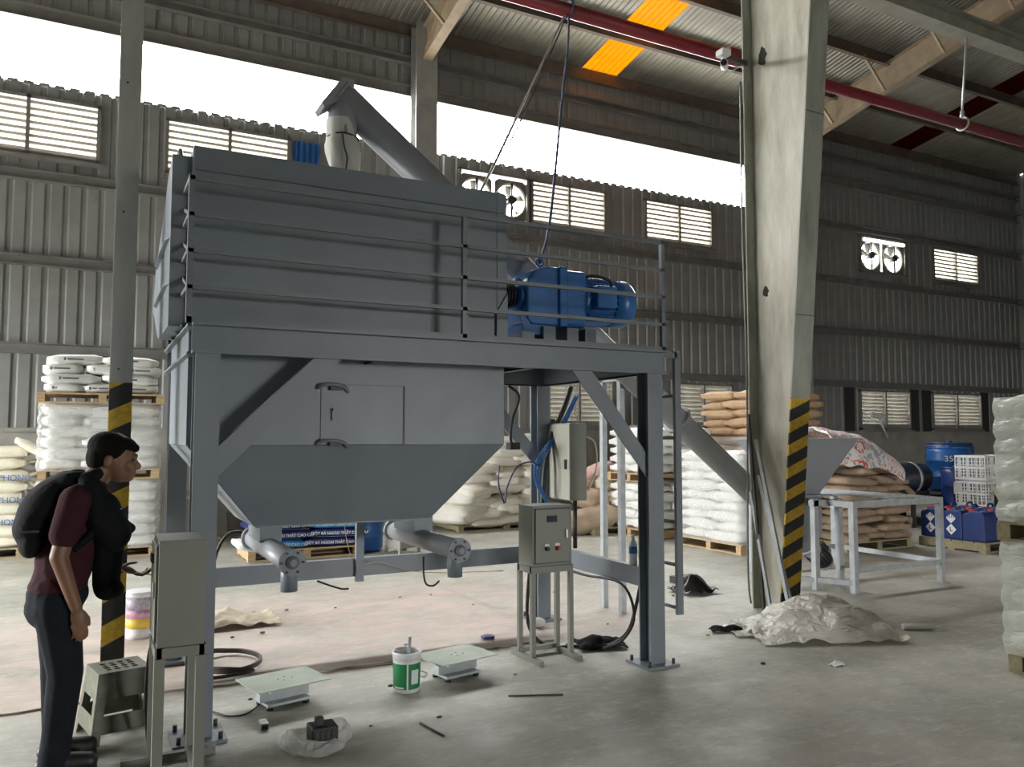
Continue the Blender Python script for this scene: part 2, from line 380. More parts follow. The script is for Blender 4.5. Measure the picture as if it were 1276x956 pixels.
MB().bx(XL, XR, WY-.02, WY-.008, EAVE-.12, EAVE+.02).bx(XL, XR, WY-.02, WY+.3, EAVE+.02, EAVE+.03).build('eave_flashing', GIRT, wall)
# girts, C channels on the inner side
for z, x0, x1 in ((2.87, XL, XR), (4.2, XL, XR), (5.5, XL, XR), (6.88, 15.1, XR), (8.035, XL, XR), (8.63, XL, XR)):
    g = .115 if z == 8.035 else .08
    b = MB().bx(x0, x1, WY-.015, WY-.001, z-g, z+g).bx(x0, x1, WY-.12, WY-.015, z+g-.014, z+g).bx(x0, x1, WY-.12, WY-.015, z-g, z-g+.014)
    b.build('girt', GIRT, wall)
b = MB()
for i in range(116):                                             # ragged upper edges of the sheets below the open strip
    x = XL + i*.208
    b.prism([(x, 6.94), (x+.16, 6.94), (x+.14, 6.985), (x+.02, 6.985)], WY+.005, WY+.02, 'Y')
o = b.build('sheet_edge', SHEET, wall); o['kind'] = 'stuff'
MB().tube([(12.4, WY+.05, 7.0), (12.4, WY+.05, 8.1)], .012, 6).build('stay_wire', DARK, wall)

# ---- wall columns
for x in (-4.6, 5.32, 15.0):
    b = MB(); Hcol(b, x, WY-.27, 0, roof_z(WY)-.1, .42, .3, .02, .012)
    tag(b.build('wall_column', mat('column_grey', (.33, .33, .32), .5, var=.12), loc=(x, WY-.27, 0)), kind='structure')

# ---- louvre windows
_slats = {}
def slat_mesh(w, closed=False):
    if closed:
        if (round(w, 3), 1) not in _slats: _slats[round(w, 3), 1] = MB().prism([(-.03, .055), (-.036, .053), (.03, -.07), (.036, -.068)], 0, w, 'X').mesh('slat', mat('dull_louvre', (.34, .33, .3), .5, var=.12))
        return _slats[round(w, 3), 1]
    if round(w, 3) not in _slats:
        b = MB(); prof = [(-.055, -.022), (-.055, .026), (-.05, .026), (-.05, -.018), (.055, -.068), (.055, -.073)]
        b.prism(prof, 0, w, 'X'); _slats[round(w, 3)] = b.mesh('slat', CREAMP)
    return _slats[round(w, 3)]
wn = [0]
def louvre(x0, x1, z0, z1, n, dark=False):
    wn[0] += 1
    fr = MB(); t = .05; y0, y1 = WY-.08, WY+.08; xm = (x0+x1)/2
    for a, c in ((x0, x0+t), (xm-t/2, xm+t/2), (x1-t, x1)): fr.bx(a, c, y0, y1, z0, z1)
    fr.bx(x0, x1, y0, y1, z0, z0+t).bx(x0, x1, y0, y1, z1-t, z1)
    w = fr.build('window_%d' % wn[0], GIRT, loc=(x0, WY, z0)); tag(w, kind='structure')
    for a, c in ((x0+t, xm-t/2), (xm+t/2, x1-t)):
        for i in range(n):
            z = z0+t + (z1-z0-2*t)*(i+.5)/n
            inst('slat', slat_mesh(c-a, dark), w, (a-x0, 0, z-z0))
    MB().bx(x0-.02, x1+.02, y0-.06, y0+.06, z0-.05, z0).build('window_sill', GIRT, w)
    return w
for a, c in UP: louvre(a, c, 5.8, 6.74, 8)
for a, c in LO: louvre(a, c, 1.72, 2.74, 10, True)
for x in (16.75, 19.25, 19.75, 22.3): MB().bx(x, x+.35, WY-.02, WY-.004, 1.68, 2.79).build('shade_panel', mat('dark_opening', (.03, .03, .03), .7), wall)  # dark sheets painted for the shaded openings beside the louvres
# fan windows: a panel with two round openings, fan in each
def fan_window(x0, x1, z0, z1):
    wn[0] += 1
    w = MB().bx(x0, x0+.05, WY-.1, WY+.1, z0, z1).bx(x1-.05, x1, WY-.1, WY+.1, z0, z1).bx(x0, x1, WY-.1, WY+.1, z0, z0+.05).bx(x0, x1, WY-.1, WY+.1, z1-.04, z1).build('window_%d' % wn[0], GIRT, loc=(x0, WY, z0))
    tag(w, kind='structure')
    xm = (x0+x1)/2; r = min((x1-x0)/4-.05, (z1-z0)/2-.1)
    for k, cx in enumerate(((x0+xm)/2, (xm+x1)/2)):
        cz = (z0+z1)/2-.02; hw = (x1-x0)/4
        # panel with a round hole
        b = MB(); n = 32; out = []; inn = []
        for i in range(n):
            t = 2*PI*i/n; cs, sn = math.cos(t), math.sin(t); q = 1/max(abs(cs)/(hw-.03), abs(sn)/((z1-z0)/2-.06))
            out.append((cx+cs*q, WY-.02, cz+sn*q)); inn.append((cx+cs*r, WY-.02, cz+sn*r))
        b.add(out+inn, [(i, (i+1) % n, n+(i+1) % n, n+i) for i in range(n)]); b.build('fan_panel', GIRT, w)
        f = thing('exhaust_fan', ['left-hand', 'right-hand'][k]+(' round exhaust fan in the strip wall just behind the mixer top' if x0 < 10 else ' round exhaust fan in the far dark wall right of the big column'), 'exhaust fan', (cx, WY, cz), 'exhaust fans in the back wall')
        b2 = MB(); nn = 28; P = []
        for rr, yy in ((r-.012, -.05), (r-.012, .13), (r+.015, .13), (r+.015, -.05)):
            for i in range(nn): t = 2*PI*i/nn; P.append((cx+rr*math.cos(t), WY+yy, cz+rr*math.sin(t)))
        b2.add(P, [(a*nn+i, a*nn+(i+1) % nn, ((a+1) % 4)*nn+(i+1) % nn, ((a+1) % 4)*nn+i) for a in range(4) for i in range(nn)], True).build('fan_ring', CREAMP, f)
        for i in range(5):
            t = 2*PI*i/5+.35; c_, s_ = math.cos(t), math.sin(t)
            b = MB(); q = []
            for rr, ww, tw in ((.07, .05, .03), (r*.6, .12, .05), (r*.93, .15, .04)):
                for sg in (-1, 1): q.append((cx+rr*c_-sg*ww*.5*s_, WY+.03+sg*tw, cz+rr*s_+sg*ww*.5*c_))
            b.add(q+[(p[0], p[1]+.006, p[2]) for p in q], [(0, 1, 3, 2), (2, 3, 5, 4), (6, 8, 9, 7), (8, 10, 11, 9), (0, 6, 7, 1), (4, 5, 11, 10), (0, 2, 8, 6), (2, 4, 10, 8), (1, 7, 9, 3), (3, 9, 11, 5)])
            b.build('blade', GIRT, f)
        MB().cyl((cx, WY-.12, cz), (cx, WY+.06, cz), .085, n=18).build('motor', DARK, f)
        MB().bx(cx-.02, cx+.02, WY-.09, WY-.06, cz-r, cz+r).build('mount_bar', DARK, f)
for a, c in FAN: fan_window(a, c, 5.8, 6.74)
# glowing bar added for the sky gap over the dark bay's fan window
f = thing('sky_gap_bar', 'glowing white bar imitating a sky gap above the fans in the dark wall', 'sky gap', (18.2, WY-.12, 6.62))
e = bpy.data.materials.new('sky_gap_glow'); e.use_nodes = True; e.node_tree.nodes['Principled BSDF'].inputs['Emission Color'].default_value = (1, .98, .92, 1); e.node_tree.nodes['Principled BSDF'].inputs['Emission Strength'].default_value = 2.5
MB().tube([(17.45, WY-.16, 6.62), (19.0, WY-.16, 6.62)], .04, 10).build('tube', e, f); MB().bx(17.4, 19.1, WY-.13, WY-.1, 6.57, 6.69).build('bar_backing', GIRT, f)
# blue sheet stuffed in the wall beside the louvres
b = MB(); n = 9; P = [(2.98+.46*i/n, WY-.03-.025*(i % 2), z) for z in (5.75, 6.72) for i in range(n+1)]
P2 = [(x, y-.006, z) for x, y, z in P]; k = n+1
b.add(P+P2, [(i, i+1, i+1+k, i+k) for i in range(n)]+[(2*k+i+k, 2*k+i+1+k, 2*k+i+1, 2*k+i) for i in range(n)])
tag(b.build('corrugated_blue_sheet', BLUEL, loc=(3.2, WY-.03, 5.75)), 'small corrugated blue sheet on the wall behind the chute bag', 'sheet')

# ---- right, left and front walls
w = MB().bx(XR, XR+.2, YF, WY, 0, 1.6).build('wall_right', CONC); tag(w, kind='structure')
for i in range(7):                                               # the sheeting near the corner, ribs facing the hall
    o = inst('wall_sheet', sheet_mesh(2.0, 10.4, SHEET), w, (XR, 14-2*i, 1.6), (0, 0, -PI/2))
MB().bx(XR, XR+.05, YF, 0, 1.6, 11.8).build('cladding', SHEET, w)
for z in (2.87, 4.2, 5.5, 7.02, 8.2): MB().bx(XR-.12, XR-.001, YF, WY, z-.07, z+.07).build('girt', GIRT, w)
lw = MB().bx(XL-.2, XL, YF, 6.5, 0, 11.6).bx(XL-.2, XL, 11.5, WY, 0, 11.6).bx(XL-.2, XL, 6.5, 11.5, 3.8, 11.6).build('wall_left', SHEET); tag(lw, kind='structure')
fwl = MB().bx(XL, 6.4, YF-.2, YF, 0, 9.5).bx(9.6, XR, YF-.2, YF, 0, 9.5).bx(6.4, 9.6, YF-.2, YF, 3.0, 9.5).build('wall_front', SHEET); tag(fwl, kind='structure')  # unseen doorway added behind the camera for soft frontal fill

# ---- roof
roof = thing('ceiling', None, None, (0, WY, EAVE), kind='structure')
def roof_sheet(x0, w, ya, yb, m, name='roof_sheet'):
    za, zb = roof_z(ya), roof_z(yb); ln = math.hypot(yb-ya, zb-za)
    o = inst(name, sheet_mesh(w, ln, m, .125, .018), roof)
    ang = math.atan2(zb-za, abs(ya-yb))
    # local x along X, local z up the slope, local y outwards (up)
    ez = Vector((0, yb-ya, zb-za)).normalized(); ex = Vector((1, 0, 0)); ey = ez.cross(ex)
    if ey.z < 0: ex = -ex; ey = ez.cross(ex); x0 = x0+w
    M_ = Matrix((ex, ey, ez)).transposed().to_4x4(); M_.translation = Vector((x0, ya, za))-roof.location; o.matrix_local = M_
x = XL
i = 0
SKY = [(8.98, 9.86, SKYLIT), (18.75, 19.6, SKYDARK)]
while x < XR-.01:
    nx = min(x+1.0, XR); m_ = SHEETR
    for a, c, mm in SKY:
        if abs(x-a) < 1e-6: nx = c; m_ = mm
        elif x < a < nx: nx = a
    roof_sheet(x, nx-x, WY+.4, RIDGE, m_, 'skylight_sheet' if m_ is not SHEETR else 'roof_sheet'); x = nx
for i in range(8): roof_sheet(XL+i*4.175, 4.175, YF-.2, RIDGE, SHEETR)
for k in range(10):
    y = 13.95-1.38*k; z = roof_z(y)
    MB().bx(XL, XR, y-.012, y, z-.29, z-.02).bx(XL, XR, y-.09, y, z-.302, z-.29).bx(XL, XR, y, y+.07, z-.032, z-.02).build('purlin', mat('purlin_steel_shaded', (.13, .1, .08), .55, var=.2), roof)  # shadow bands under the roof put into dark colour and extra depth
for xr in (-4.6, 5.32, 15.0):
    b = MB(); bw = .19
    ys = (WY-.3, RIDGE)
    for y0, y1 in (ys,):
        z0, z1 = roof_z(y0)-.26, roof_z(y1)-.26; h0, h1 = .62, .42
        b.add([(xr-.006, y0, z0), (xr-.006, y1, z1), (xr-.006, y1, z1-h1), (xr-.006, y0, z0-h0), (xr+.006, y0, z0), (xr+.006, y1, z1), (xr+.006, y1, z1-h1), (xr+.006, y0, z0-h0)],
              [(0, 1, 2, 3), (7, 6, 5, 4), (0, 4, 5, 1), (3, 2, 6, 7), (0, 3, 7, 4), (1, 5, 6, 2)])
        b.bar((xr, y0, z0), (xr, y1, z1), bw, .014); b.bar((xr, y0, z0-h0), (xr, y1, z1-h1), bw, .014)
    o = b.build('rafter', RAFT, roof)
    for k in range(1, 7):                                        # fly braces from rafter to purlin
        y = 13.95-1.38*k; z = roof_z(y)
        MB().bar((xr-.08, y+.02, z-.83), (xr-.75, y, z-.2), .05, .05).build('fly_brace', RAFT, o)
# knee bracket on the wall column at the mixer's bay
MB().bar((5.32, WY-.3, 8.55), (5.32, WY-1.3, 9.25), .16, .02).build('haunch_plate', RAFT, roof)
# strut beam high over the hall
o = MB().bx(XL, XR, 7.86, 8.14, 8.2, 8.22).bx(XL, XR, 7.86, 8.14, 8.5, 8.52).bx(XL, XR, 7.99, 8.01, 8.22, 8.5).build('trim_1', mat('strut_paint', (.36, .36, .31), .55, var=.15)); tag(o, kind='structure')

# ---- red sprinkler pipe with hangers
p = thing('sprinkler_pipe', 'long dark red pipe hung under the roof, crossing behind the cream column', 'pipe', (5, 8.0, 6.7))
MB().cyl((XL, 8.0, 6.7), (XR, 8.0, 6.66), .085, n=14).build('pipe_run', PIPE, p)
for x in (7.55, 17.5): MB().cyl((x-.1, 8, 6.7), (x+.1, 8, 6.7), .115, n=14).build('coupling', PIPE, p)
h = thing('pipe_hanger', 'thin steel rod with a ring holding up the red pipe at right', 'hanger', (12.55, 8.0, 6.6))
MB().tube([(12.75, 8.0, 8.2), (12.55, 8.0, 6.85)], .018, 8).build('rod', GALV, h)
MB().tube([(12.55+0, 8+.105*math.cos(t*PI/8), 6.685+.105*math.sin(t*PI/8)) for t in range(17)], .018, 6).build('ring', GALV, h)
MB().cyl((12.55, 8, 6.78), (12.56, 8, 6.9), .035, n=8).build('nut', GALV, h)

# ---- free-standing columns
c = thing('portal_column', None, None, (5.465, 5.3, 0), kind='structure')
zt, yf0, yfs, yb = 10.2, 5.2, -.093, 5.52                         # the front flange leans out towards the top
def sl(z): return yf0+yfs*z
xw, fwid = 5.465, .225
def slab(x0, x1, ya, yb_, za, zb):                                # a plate following the leaning front
    P = [(x, y+yfs*z, z) for z in (za, zb) for y in (ya, yb_) for x in (x0, x1)]
    return MB().add(P, [(0, 2, 3, 1), (4, 5, 7, 6), (0, 1, 5, 4), (2, 6, 7, 3), (0, 4, 6, 2), (1, 3, 7, 5)])
slab(xw-fwid/2, xw+fwid/2, yf0, yf0+.014, 0, zt).build('front_flange', STRIPE, c)
MB().bx(xw-fwid/2, xw+fwid/2, yb, yb+.014, 0, zt).build('rear_flange', COLF, c)
b = MB().add([(xw-.005, sl(0)+.014, 0), (xw-.005, yb, 0), (xw-.005, yb, zt), (xw-.005, sl(zt)+.014, zt), (xw+.005, sl(0)+.014, 0), (xw+.005, yb, 0), (xw+.005, yb, zt), (xw+.005, sl(zt)+.014, zt)],
             [(0, 1, 2, 3), (7, 6, 5, 4), (0, 4, 5, 1), (1, 5, 6, 2), (2, 6, 7, 3), (3, 7, 4, 0)])
b.build('web', COLW, c)
for z in (2.6, 4.35): slab(xw-fwid/2-.001, xw+fwid/2+.001, yf0-.002, yf0, z, z+.006).build('splice_line', DARK, c)
BURN = mat('burnt_patch', (.03, .022, .016), .8)
for y_, z_, ry, rz in ((5.4, 2.88, .035, .05), (5.38, 5.1, .05, .09)):
    b = MB(); n = 14; b.add([(xw-.0062, y_+ry*math.cos(2*PI*i/n)*(1+.25*math.sin(3*i)), z_+rz*math.sin(2*PI*i/n)*(1+.2*math.cos(2*i))) for i in range(n)], [list(range(n))]); b.build('scorch_mark', BURN, c)
MB().tube(spline([(5.34, 5.55, 4.9), (5.34, 5.56, 3.6), (5.35, 5.55, 2.0), (5.33, 5.56, .4), (5.3, 5.5, .05)]), .009, 6).build('conduit', GIRT, c)
c2 = thing('steel_post', None, None, (.147, 5.3, 0), kind='structure')
b = MB(); Hcol(b, .147, 5.3+.1, 0, 10.5, .122, .2, .012, .01); b.build('post_section', STRIPEL, c2)
for z in (.3, 1.95, 2.9, 3.7): MB().cyl((.13, 5.3, z), (.13, 5.29, z), .006, n=6).build('bolt', DARK, c2)

# ================================================================== the mixing plant
X0, X1, Y0, Y1 = .47, 3.50, 4.45, 6.11                            # outer faces of the leg frame
PZ, PB = 2.145, 1.985                                             # platform top and underside of its beams
fr = thing('steel_platform', 'grey steel platform on four H-section legs carrying the mixer', 'platform', (2, 5.28, 0))
for (x, y, z0) in ((X0+.06, Y0+.06, 0), (X1-.06, Y0+.06, 0), (X0+.06, Y1-.06, .02), (X1-.06, Y1-.06, 0)):
    b = MB(); Hcol(b, x, y, z0, PB, .125, .125); leg = b.build('leg', GREY, fr)
    MB().bx(x-.13, x+.13, y-.13, y+.13, z0, z0+.016).build('base_plate', GREY, leg)
    for sx in (-1, 1):
        for sy in (-1, 1): MB().cyl((x+sx*.1, y+sy*.1, z0+.016), (x+sx*.1, y+sy*.1, z0+.05), .011, n=8).build('anchor_bolt', DARK, leg)
def channelX(y, sg, name='beam', x0=X0-.02, x1=X1+.05, za=PB, zb=PZ):        # C channel along X, web at y, flanges towards sg
    return MB().bx(x0, x1, min(y, y+sg*.01), max(y, y+sg*.01), za, zb).bx(x0, x1, min(y, y+sg*.07), max(y, y+sg*.07), zb-.012, zb).bx(x0, x1, min(y, y+sg*.07), max(y, y+sg*.07), za, za+.012).build(name, GREY, fr)
# front beam: web set back so its flanges cast the lines one sees
channelX(Y0+.05, -1); channelX(Y1-.05, 1)
for x, sg in ((X0+.03, -1), (X1-.03, 1), (1.45, 1), (2.45, 1)):
    MB().bx(min(x, x+sg*.01), max(x, x+sg*.01), Y0+.06, Y1-.06, PB, PZ).bx(min(x, x+sg*.07), max(x, x+sg*.07), Y0+.06, Y1-.06, PZ-.012, PZ).bx(min(x, x+sg*.07), max(x, x+sg*.07), Y0+.06, Y1-.06, PB, PB+.012).build('cross_beam', GREY, fr)
MB().bx(X0, X1+.03, Y0, Y1, PZ, PZ+.006).build('deck_plate', GREY, fr)
for i in range(4): MB().cyl((X0-.04, 4.75+.3*i, PZ+.006), (X0-.04, 4.75+.3*i, PZ+.03), .014, n=6).build('deck_bolt', DARK, fr)
# corner braces in the front plane (flat bar + stiffening lip)
def brace(xl, xt, y, z0, z1, w=.16):
    """flat bar with a lip, cut upright against the leg (xl) and level under the beam (xt)"""
    sg = 1 if xt > xl else -1
    MB().prism([(xl, z0), (xl, z0+w), (xt, z1), (xt+sg*w*.95, z1)], y-.006, y+.006, 'Y').prism([(xl, z0+w), (xl, z0+w-.014), (xt+sg*.014, z1), (xt, z1)], y, y+.06, 'Y').build('brace', GREY, fr)
brace(X0+.115, X0+.62, Y0+.03, 1.33, PB)
brace(X1-.115, X1-.56, Y0+.03, 1.27, PB)
brace(X0+.115, X0+.62, Y1-.03, 1.33, PB)
brace(X1-.115, X1-.62, Y1-.1, 1.27, PB)
# tie beams half a metre above the floor
MB().bx(X0+.12, X1-.12, Y1-.09, Y1-.03, .49, .625).build('tie_beam', GREY, fr)
MB().bx(X1-.09, X1-.03, Y0+.12, Y1-.12, .51, .64).build('tie_beam', GREY, fr)
MB().bx(X0+.03, X0+.09, Y0+.12, Y1-.12, .51, .64).build('tie_beam', GREY, fr)
MB().bx(1.80, 1.86, Y1-.13, Y1-.09, .455, 1.12).build('hanger_post', GREY, fr)
# railing
RT = 2.93; st = .194
for (x, y, zt_) in ((X0-.04, Y0+.02, RT), (2.005, Y0+.02, RT-.02), (X1+.03, Y0+.02, RT), (X0-.04, Y0+.62, RT-.02), (X1+.03, Y1-.05, RT)):
    MB().bx(x-.015, x+.015, y-.015, y+.015, PZ, zt_).build('rail_post', RAIL, fr)
for k in range(4):
    z = RT-.016-st*k
    MB().bx(X0-.05, X1+.05, Y0+.005, Y0+.03, z-.011, z+.011).build('rail', RAIL, fr)
    MB().bx(X0-.055, X0-.025, Y0+.03, Y0+.62, z-.011, z+.011).build('end_rail', RAIL, fr)
    MB().bx(X1+.015, X1+.045, Y1-.5, Y1-.05, z-.014, z+.014).build('end_rail', RAIL, fr)
    if k < 3: MB().bar((X0-.04, Y0+.05, z-st+.01), (X0-.04, Y0+.6, z-.01), .02, .02).build('end_stay', RAIL, fr)
MB().bx(X0-.05, X1+.05, Y0+.005, Y0+.034, PZ, PZ+.03).build('kick_plate', RAIL, fr)

# ladder on the right end
ld = thing('access_ladder', 'narrow grey vertical ladder fixed to the right end of the platform', 'ladder', (3.7, 4.7, .3))
for y in (4.54, 4.86): MB().bx(3.68, 3.73, y-.014, y+.014, .3, 2.16).build('stringer', RAIL, ld)
for k in range(7): MB().cyl((3.705, 4.54, .34+.3*k), (3.705, 4.86, .34+.3*k), .013, n=8).build('rung', RAIL, ld)
for y in (4.54, 4.86):
    for z in (2.13,): MB().bx(3.55, 3.7, y-.014, y+.014, z-.02, z+.02).build('standoff', RAIL, ld)

# ------------------------------------------------------------------ mixer
ZF = 1.50; MX0, MX1, MY0, MY1, MZ = .47, 2.40, 4.72, 5.80, 3.165
mx = thing('powder_mixer', 'big slab-sided grey powder mixer tank with a tapering hopper bottom', 'mixer', (1.43, 5.26, 1.02))
t = .012
def quad_plate(P, n, m=GREY, par=mx, th=.008):                    # plate through four points with thickness
    P = [Vector(p) for p in P]; nr = (P[1]-P[0]).cross(P[2]-P[0]).normalized()*th
    return MB().add(P+[p+nr for p in P], [(3, 2, 1, 0), (4, 5, 6, 7), (0, 1, 5, 4), (1, 2, 6, 5), (2, 3, 7, 6), (3, 0, 4, 7)]).build(n, m, par)
bx0, bx1, by0, by1, bz = .86, 1.94, 4.86, 5.6, 1.03
quad_plate([(MX0, MY0, ZF), (MX1, MY0, ZF), (MX1, MY0, MZ), (MX0, MY0, MZ)], 'front_plate')
quad_plate([(MX1, MY1, ZF), (MX0, MY1, ZF), (MX0, MY1, MZ), (MX1, MY1, MZ)], 'rear_plate')
quad_plate([(MX1, MY0, ZF), (MX1, MY1, ZF), (MX1, MY1, MZ), (MX1, MY0, MZ)], 'end_plate')
endp = MB().prism([(4.78, 2.16), (4.78, 3.13), (5.05, 3.08), (5.3, 2.93), (5.96, 2.68), (6.1, 2.42), (5.5, 2.16)], .355, MX0, 'X').build('end_box', GREY, mx)
MB().prism([(MY0, ZF), (MY0, MZ), (MY1, MZ), (MY1, ZF)], MX0-.012, MX0, 'X').build('end_plate', GREY, mx)
for z, d in ((2.66, .022), (2.4, .022)):
    MB().prism([(.355, 4.8), (.355-d, 4.9), (.355-d, 5.7), (.355, 5.8)], z, z+.01, 'Z').build('stiffener', GREY, endp)
quad_plate([(bx0, by0, bz), (bx1, by0, bz), (MX1, MY0, ZF), (MX0, MY0, ZF)], 'hopper_front')
quad_plate([(bx1, by1, bz), (bx0, by1, bz), (MX0, MY1, ZF), (MX1, MY1, ZF)], 'hopper_rear')
quad_plate([(bx1, by0, bz), (bx1, by1, bz), (MX1, MY1, ZF), (MX1, MY0, ZF)], 'hopper_side')
quad_plate([(bx0, by1, bz), (bx0, by0, bz), (MX0, MY0, ZF), (MX0, MY1, ZF)], 'hopper_side')
MB().bx(bx0, bx1, by0, by1, bz-.012, bz).build('hopper_floor', GREY, mx)
MB().bx(MX0-.01, MX1+.01, MY0-.01, MY1, MZ-.002, MZ+.01).build('lid', GREY, mx)
MB().bx(MX0, MX1, MY0-.03, MY0, MZ-.13, MZ-.122).build('top_fold', GREY, mx)
MB().bx(MX0-.006, MX0+.03, MY0-.012, MY0, PZ, MZ).build('corner_angle', GREY, mx)
MB().bx(MX1-.05, MX1+.02, MY0-.014, MY0-.002, PZ, MZ).build('corner_angle', GREY, mx)
MB().prism([(MX1+.02, PZ), (MX1+.02, PZ+.35), (MX1-.06, PZ+.22), (MX1-.06, PZ)], MY0-.03, MY0-.02, 'Y').build('gusset', GREY, mx)
MB().bx(MX0, MX1, MY0-.07, MY0, PZ, PZ+.012).build('seat_angle', GREY, mx)
# bearing with a round guard on the left end
MB().tube([(MX0-.06, 5.0+.055*math.cos(q*PI/8), 3.17+.055*math.sin(q*PI/8)) for q in range(17)], .014, 8).build('lifting_ring', GREY, mx)
MB().lathe((MX1, 5.28, 2.6), [(.12, 0), (.12, .04), (.07, .05), (.07, .3)], 18, 'X').build('shaft_seal', DARK, mx)
# inspection hatch
hd = MB().bx(1.19, 1.71, MY0-.014, MY0, 1.50, 1.86).build('hatch_door', GREY, mx, bevel=.003)
MB().bx(1.70, 1.712, MY0-.017, MY0-.014, 1.50, 1.86).build('door_edge', DARK, hd)
for z in (1.845, 1.515):
    MB().tube(spline([(1.17, MY0-.02, z-.01), (1.2, MY0-.055, z+.01), (1.28, MY0-.06, z+.008), (1.33, MY0-.04, z-.005), (1.35, MY0-.02, z-.03)], 4), .011, 8).build('clamp_handle', GREY, hd)
    MB().bx(1.24, 1.31, MY0-.045, MY0-.014, z-.022, z+.0).build('clamp_block', DARK, hd)
MB().bx(1.255, 1.305, MY0-.03, MY0-.014, 1.645, 1.715).bx(1.255, 1.305, MY0-.05, MY0-.03, 1.70, 1.715).build('door_lug', GREY, hd)

# two discharge screws under the hopper
def discharge(x, label):
    d = thing('discharge_screw', label, 'screw outlet', (x, 4.9, .8), 'discharge screws under the mixer')
    y0, y1, z = 4.47, 5.62, .868
    MB().cyl((x, y0, z), (x, y1, z), .062, n=20).build('tube', GREYD, d)
    cp = MB().cyl((x, y0-.022, z), (x, y0, z), .073, n=20).build('end_flange', GREY, d)
    MB().lathe((x, y0-.022, z), [(.036, 0), (.034, -.016), (.02, -.018), (.018, -.026)], 16, 'Y').build('bearing', GREY, cp)
    for i in range(6): t_ = PI*i/3; MB().cyl((x+.058*math.cos(t_), y0-.022, z+.058*math.sin(t_)), (x+.058*math.cos(t_), y0-.032, z+.058*math.sin(t_)), .007, n=6).build('bolt', DARK, cp)
    MB().cyl((x, y0+.055, z), (x, y0+.055, z-.165), .046, n=18).build('spout', GREY, d)
    MB().cyl((x, y1, z), (x, y1+.02, z), .08, n=20).build('rear_flange', GALV, d)
    MB().cyl((x, y1+.02, z), (x, y1+.12, z), .062, n=18).build('coupling_guard', BLACK, d)
    MB().bx(x-.065, x+.065, 5.05, 5.45, z+.04, z+.162).build('inlet_box', GREY, d)
    return d
discharge(.985, 'left discharge screw tube with round end flange and downward spout'); discharge(1.975, 'right discharge screw tube with round end flange and downward spout')

# ------------------------------------------------------------------ gearmotor
gm = thing('gear_motor', 'blue electric gear motor bolted on the platform beside the mixer', 'motor', (3.1, 5.28, PZ))
gy, gz = 5.28, 2.60
MB().prism([(2.80, 2.40), (2.80, 2.70), (2.86, 2.78), (3.0, 2.82), (3.12, 2.815), (3.12, 2.37), (2.84, 2.37)], gy-.17, gy+.17, 'Y').build('gearbox', BLUE, gm, bevel=.015)
MB().bx(3.10, 3.30, gy-.2, gy+.2, 2.365, 2.80).build('flange_housing', BLUE, gm, bevel=.03)
MB().bx(3.06, 3.13, gy-.2, gy+.2, 2.365, 2.82).build('housing_rib', BLUE, gm, bevel=.01)
MB().lathe((2.80, gy, gz), [(.14, 0), (.11, -.025), (.07, -.03)], 20, 'X').build('output_hub', BLUE, gm)
MB().lathe((2.68, gy, gz), [(.06, .1), (.06, -.26)], 16, 'X').build('drive_shaft', DARK, gm)
for i in range(9): MB().lathe((2.75-.025*i, gy, gz), [(.095, 0), (.095, -.014)], 16, 'X').build('coupling_ring', BLACK, gm)
mo = MB().lathe((3.30, gy, 2.605), [(.12, 0), (.16, .02), (.165, .04), (.165, .30)], 28, 'X').build('motor_body', BLUE, gm)
for i in range(26):
    t_ = 2*PI*i/26
    MB().bar((3.36, gy+.175*math.cos(t_), 2.605+.175*math.sin(t_)), (3.60, gy+.175*math.cos(t_), 2.605+.175*math.sin(t_)), .008, .03, (0, math.cos(t_), math.sin(t_))).build('fin', BLUE, mo)
MB().lathe((3.60, gy, 2.605), [(.188, 0), (.188, .15), (.17, .185), (.1, .195)], 28, 'X').build('fan_cover', BLUE, gm)
MB().bx(3.37, 3.55, gy-.24, gy-.13, 2.53, 2.70).build('terminal_box', BLUE, gm, bevel=.01)
MB().bx(3.32, 3.56, gy-.13, gy+.13, 2.42, 2.46).build('motor_foot', BLUE, gm)
MB().tube([(3.0, gy, 2.81), (3.0, gy, 2.85)]+[(3.0+.03*math.sin(q*PI/6), gy, 2.88-.03*math.cos(q*PI/6)) for q in range(13)], .009, 6).build('lifting_eye', BLUE, gm)
MB().tube(spline([(3.28, gy-.1, 2.76), (3.38, gy-.16, 2.78), (3.5, gy-.2, 2.75), (3.54, gy-.18, 2.7)]), .012, 6).build('power_cable', BLACK, gm)
MB().bx(2.78, 2.95, gy-.16, gy+.16, 2.30, 2.372).build('gearbox_foot', BLUE, gm)
for x in (2.74, 2.92, 3.12, 3.28): MB().bx(x, x+.1, gy-.2, gy+.2, PZ+.006, 2.36 if x > 2.85 else 2.31).build('pedestal', GREY, gm)
MB().prism([(2.78, 2.30), (2.72, 2.46), (2.75, 2.46), (2.86, 2.32)], gy-.18, gy-.165, 'Y').build('pedestal_gusset', BLUE, gm)

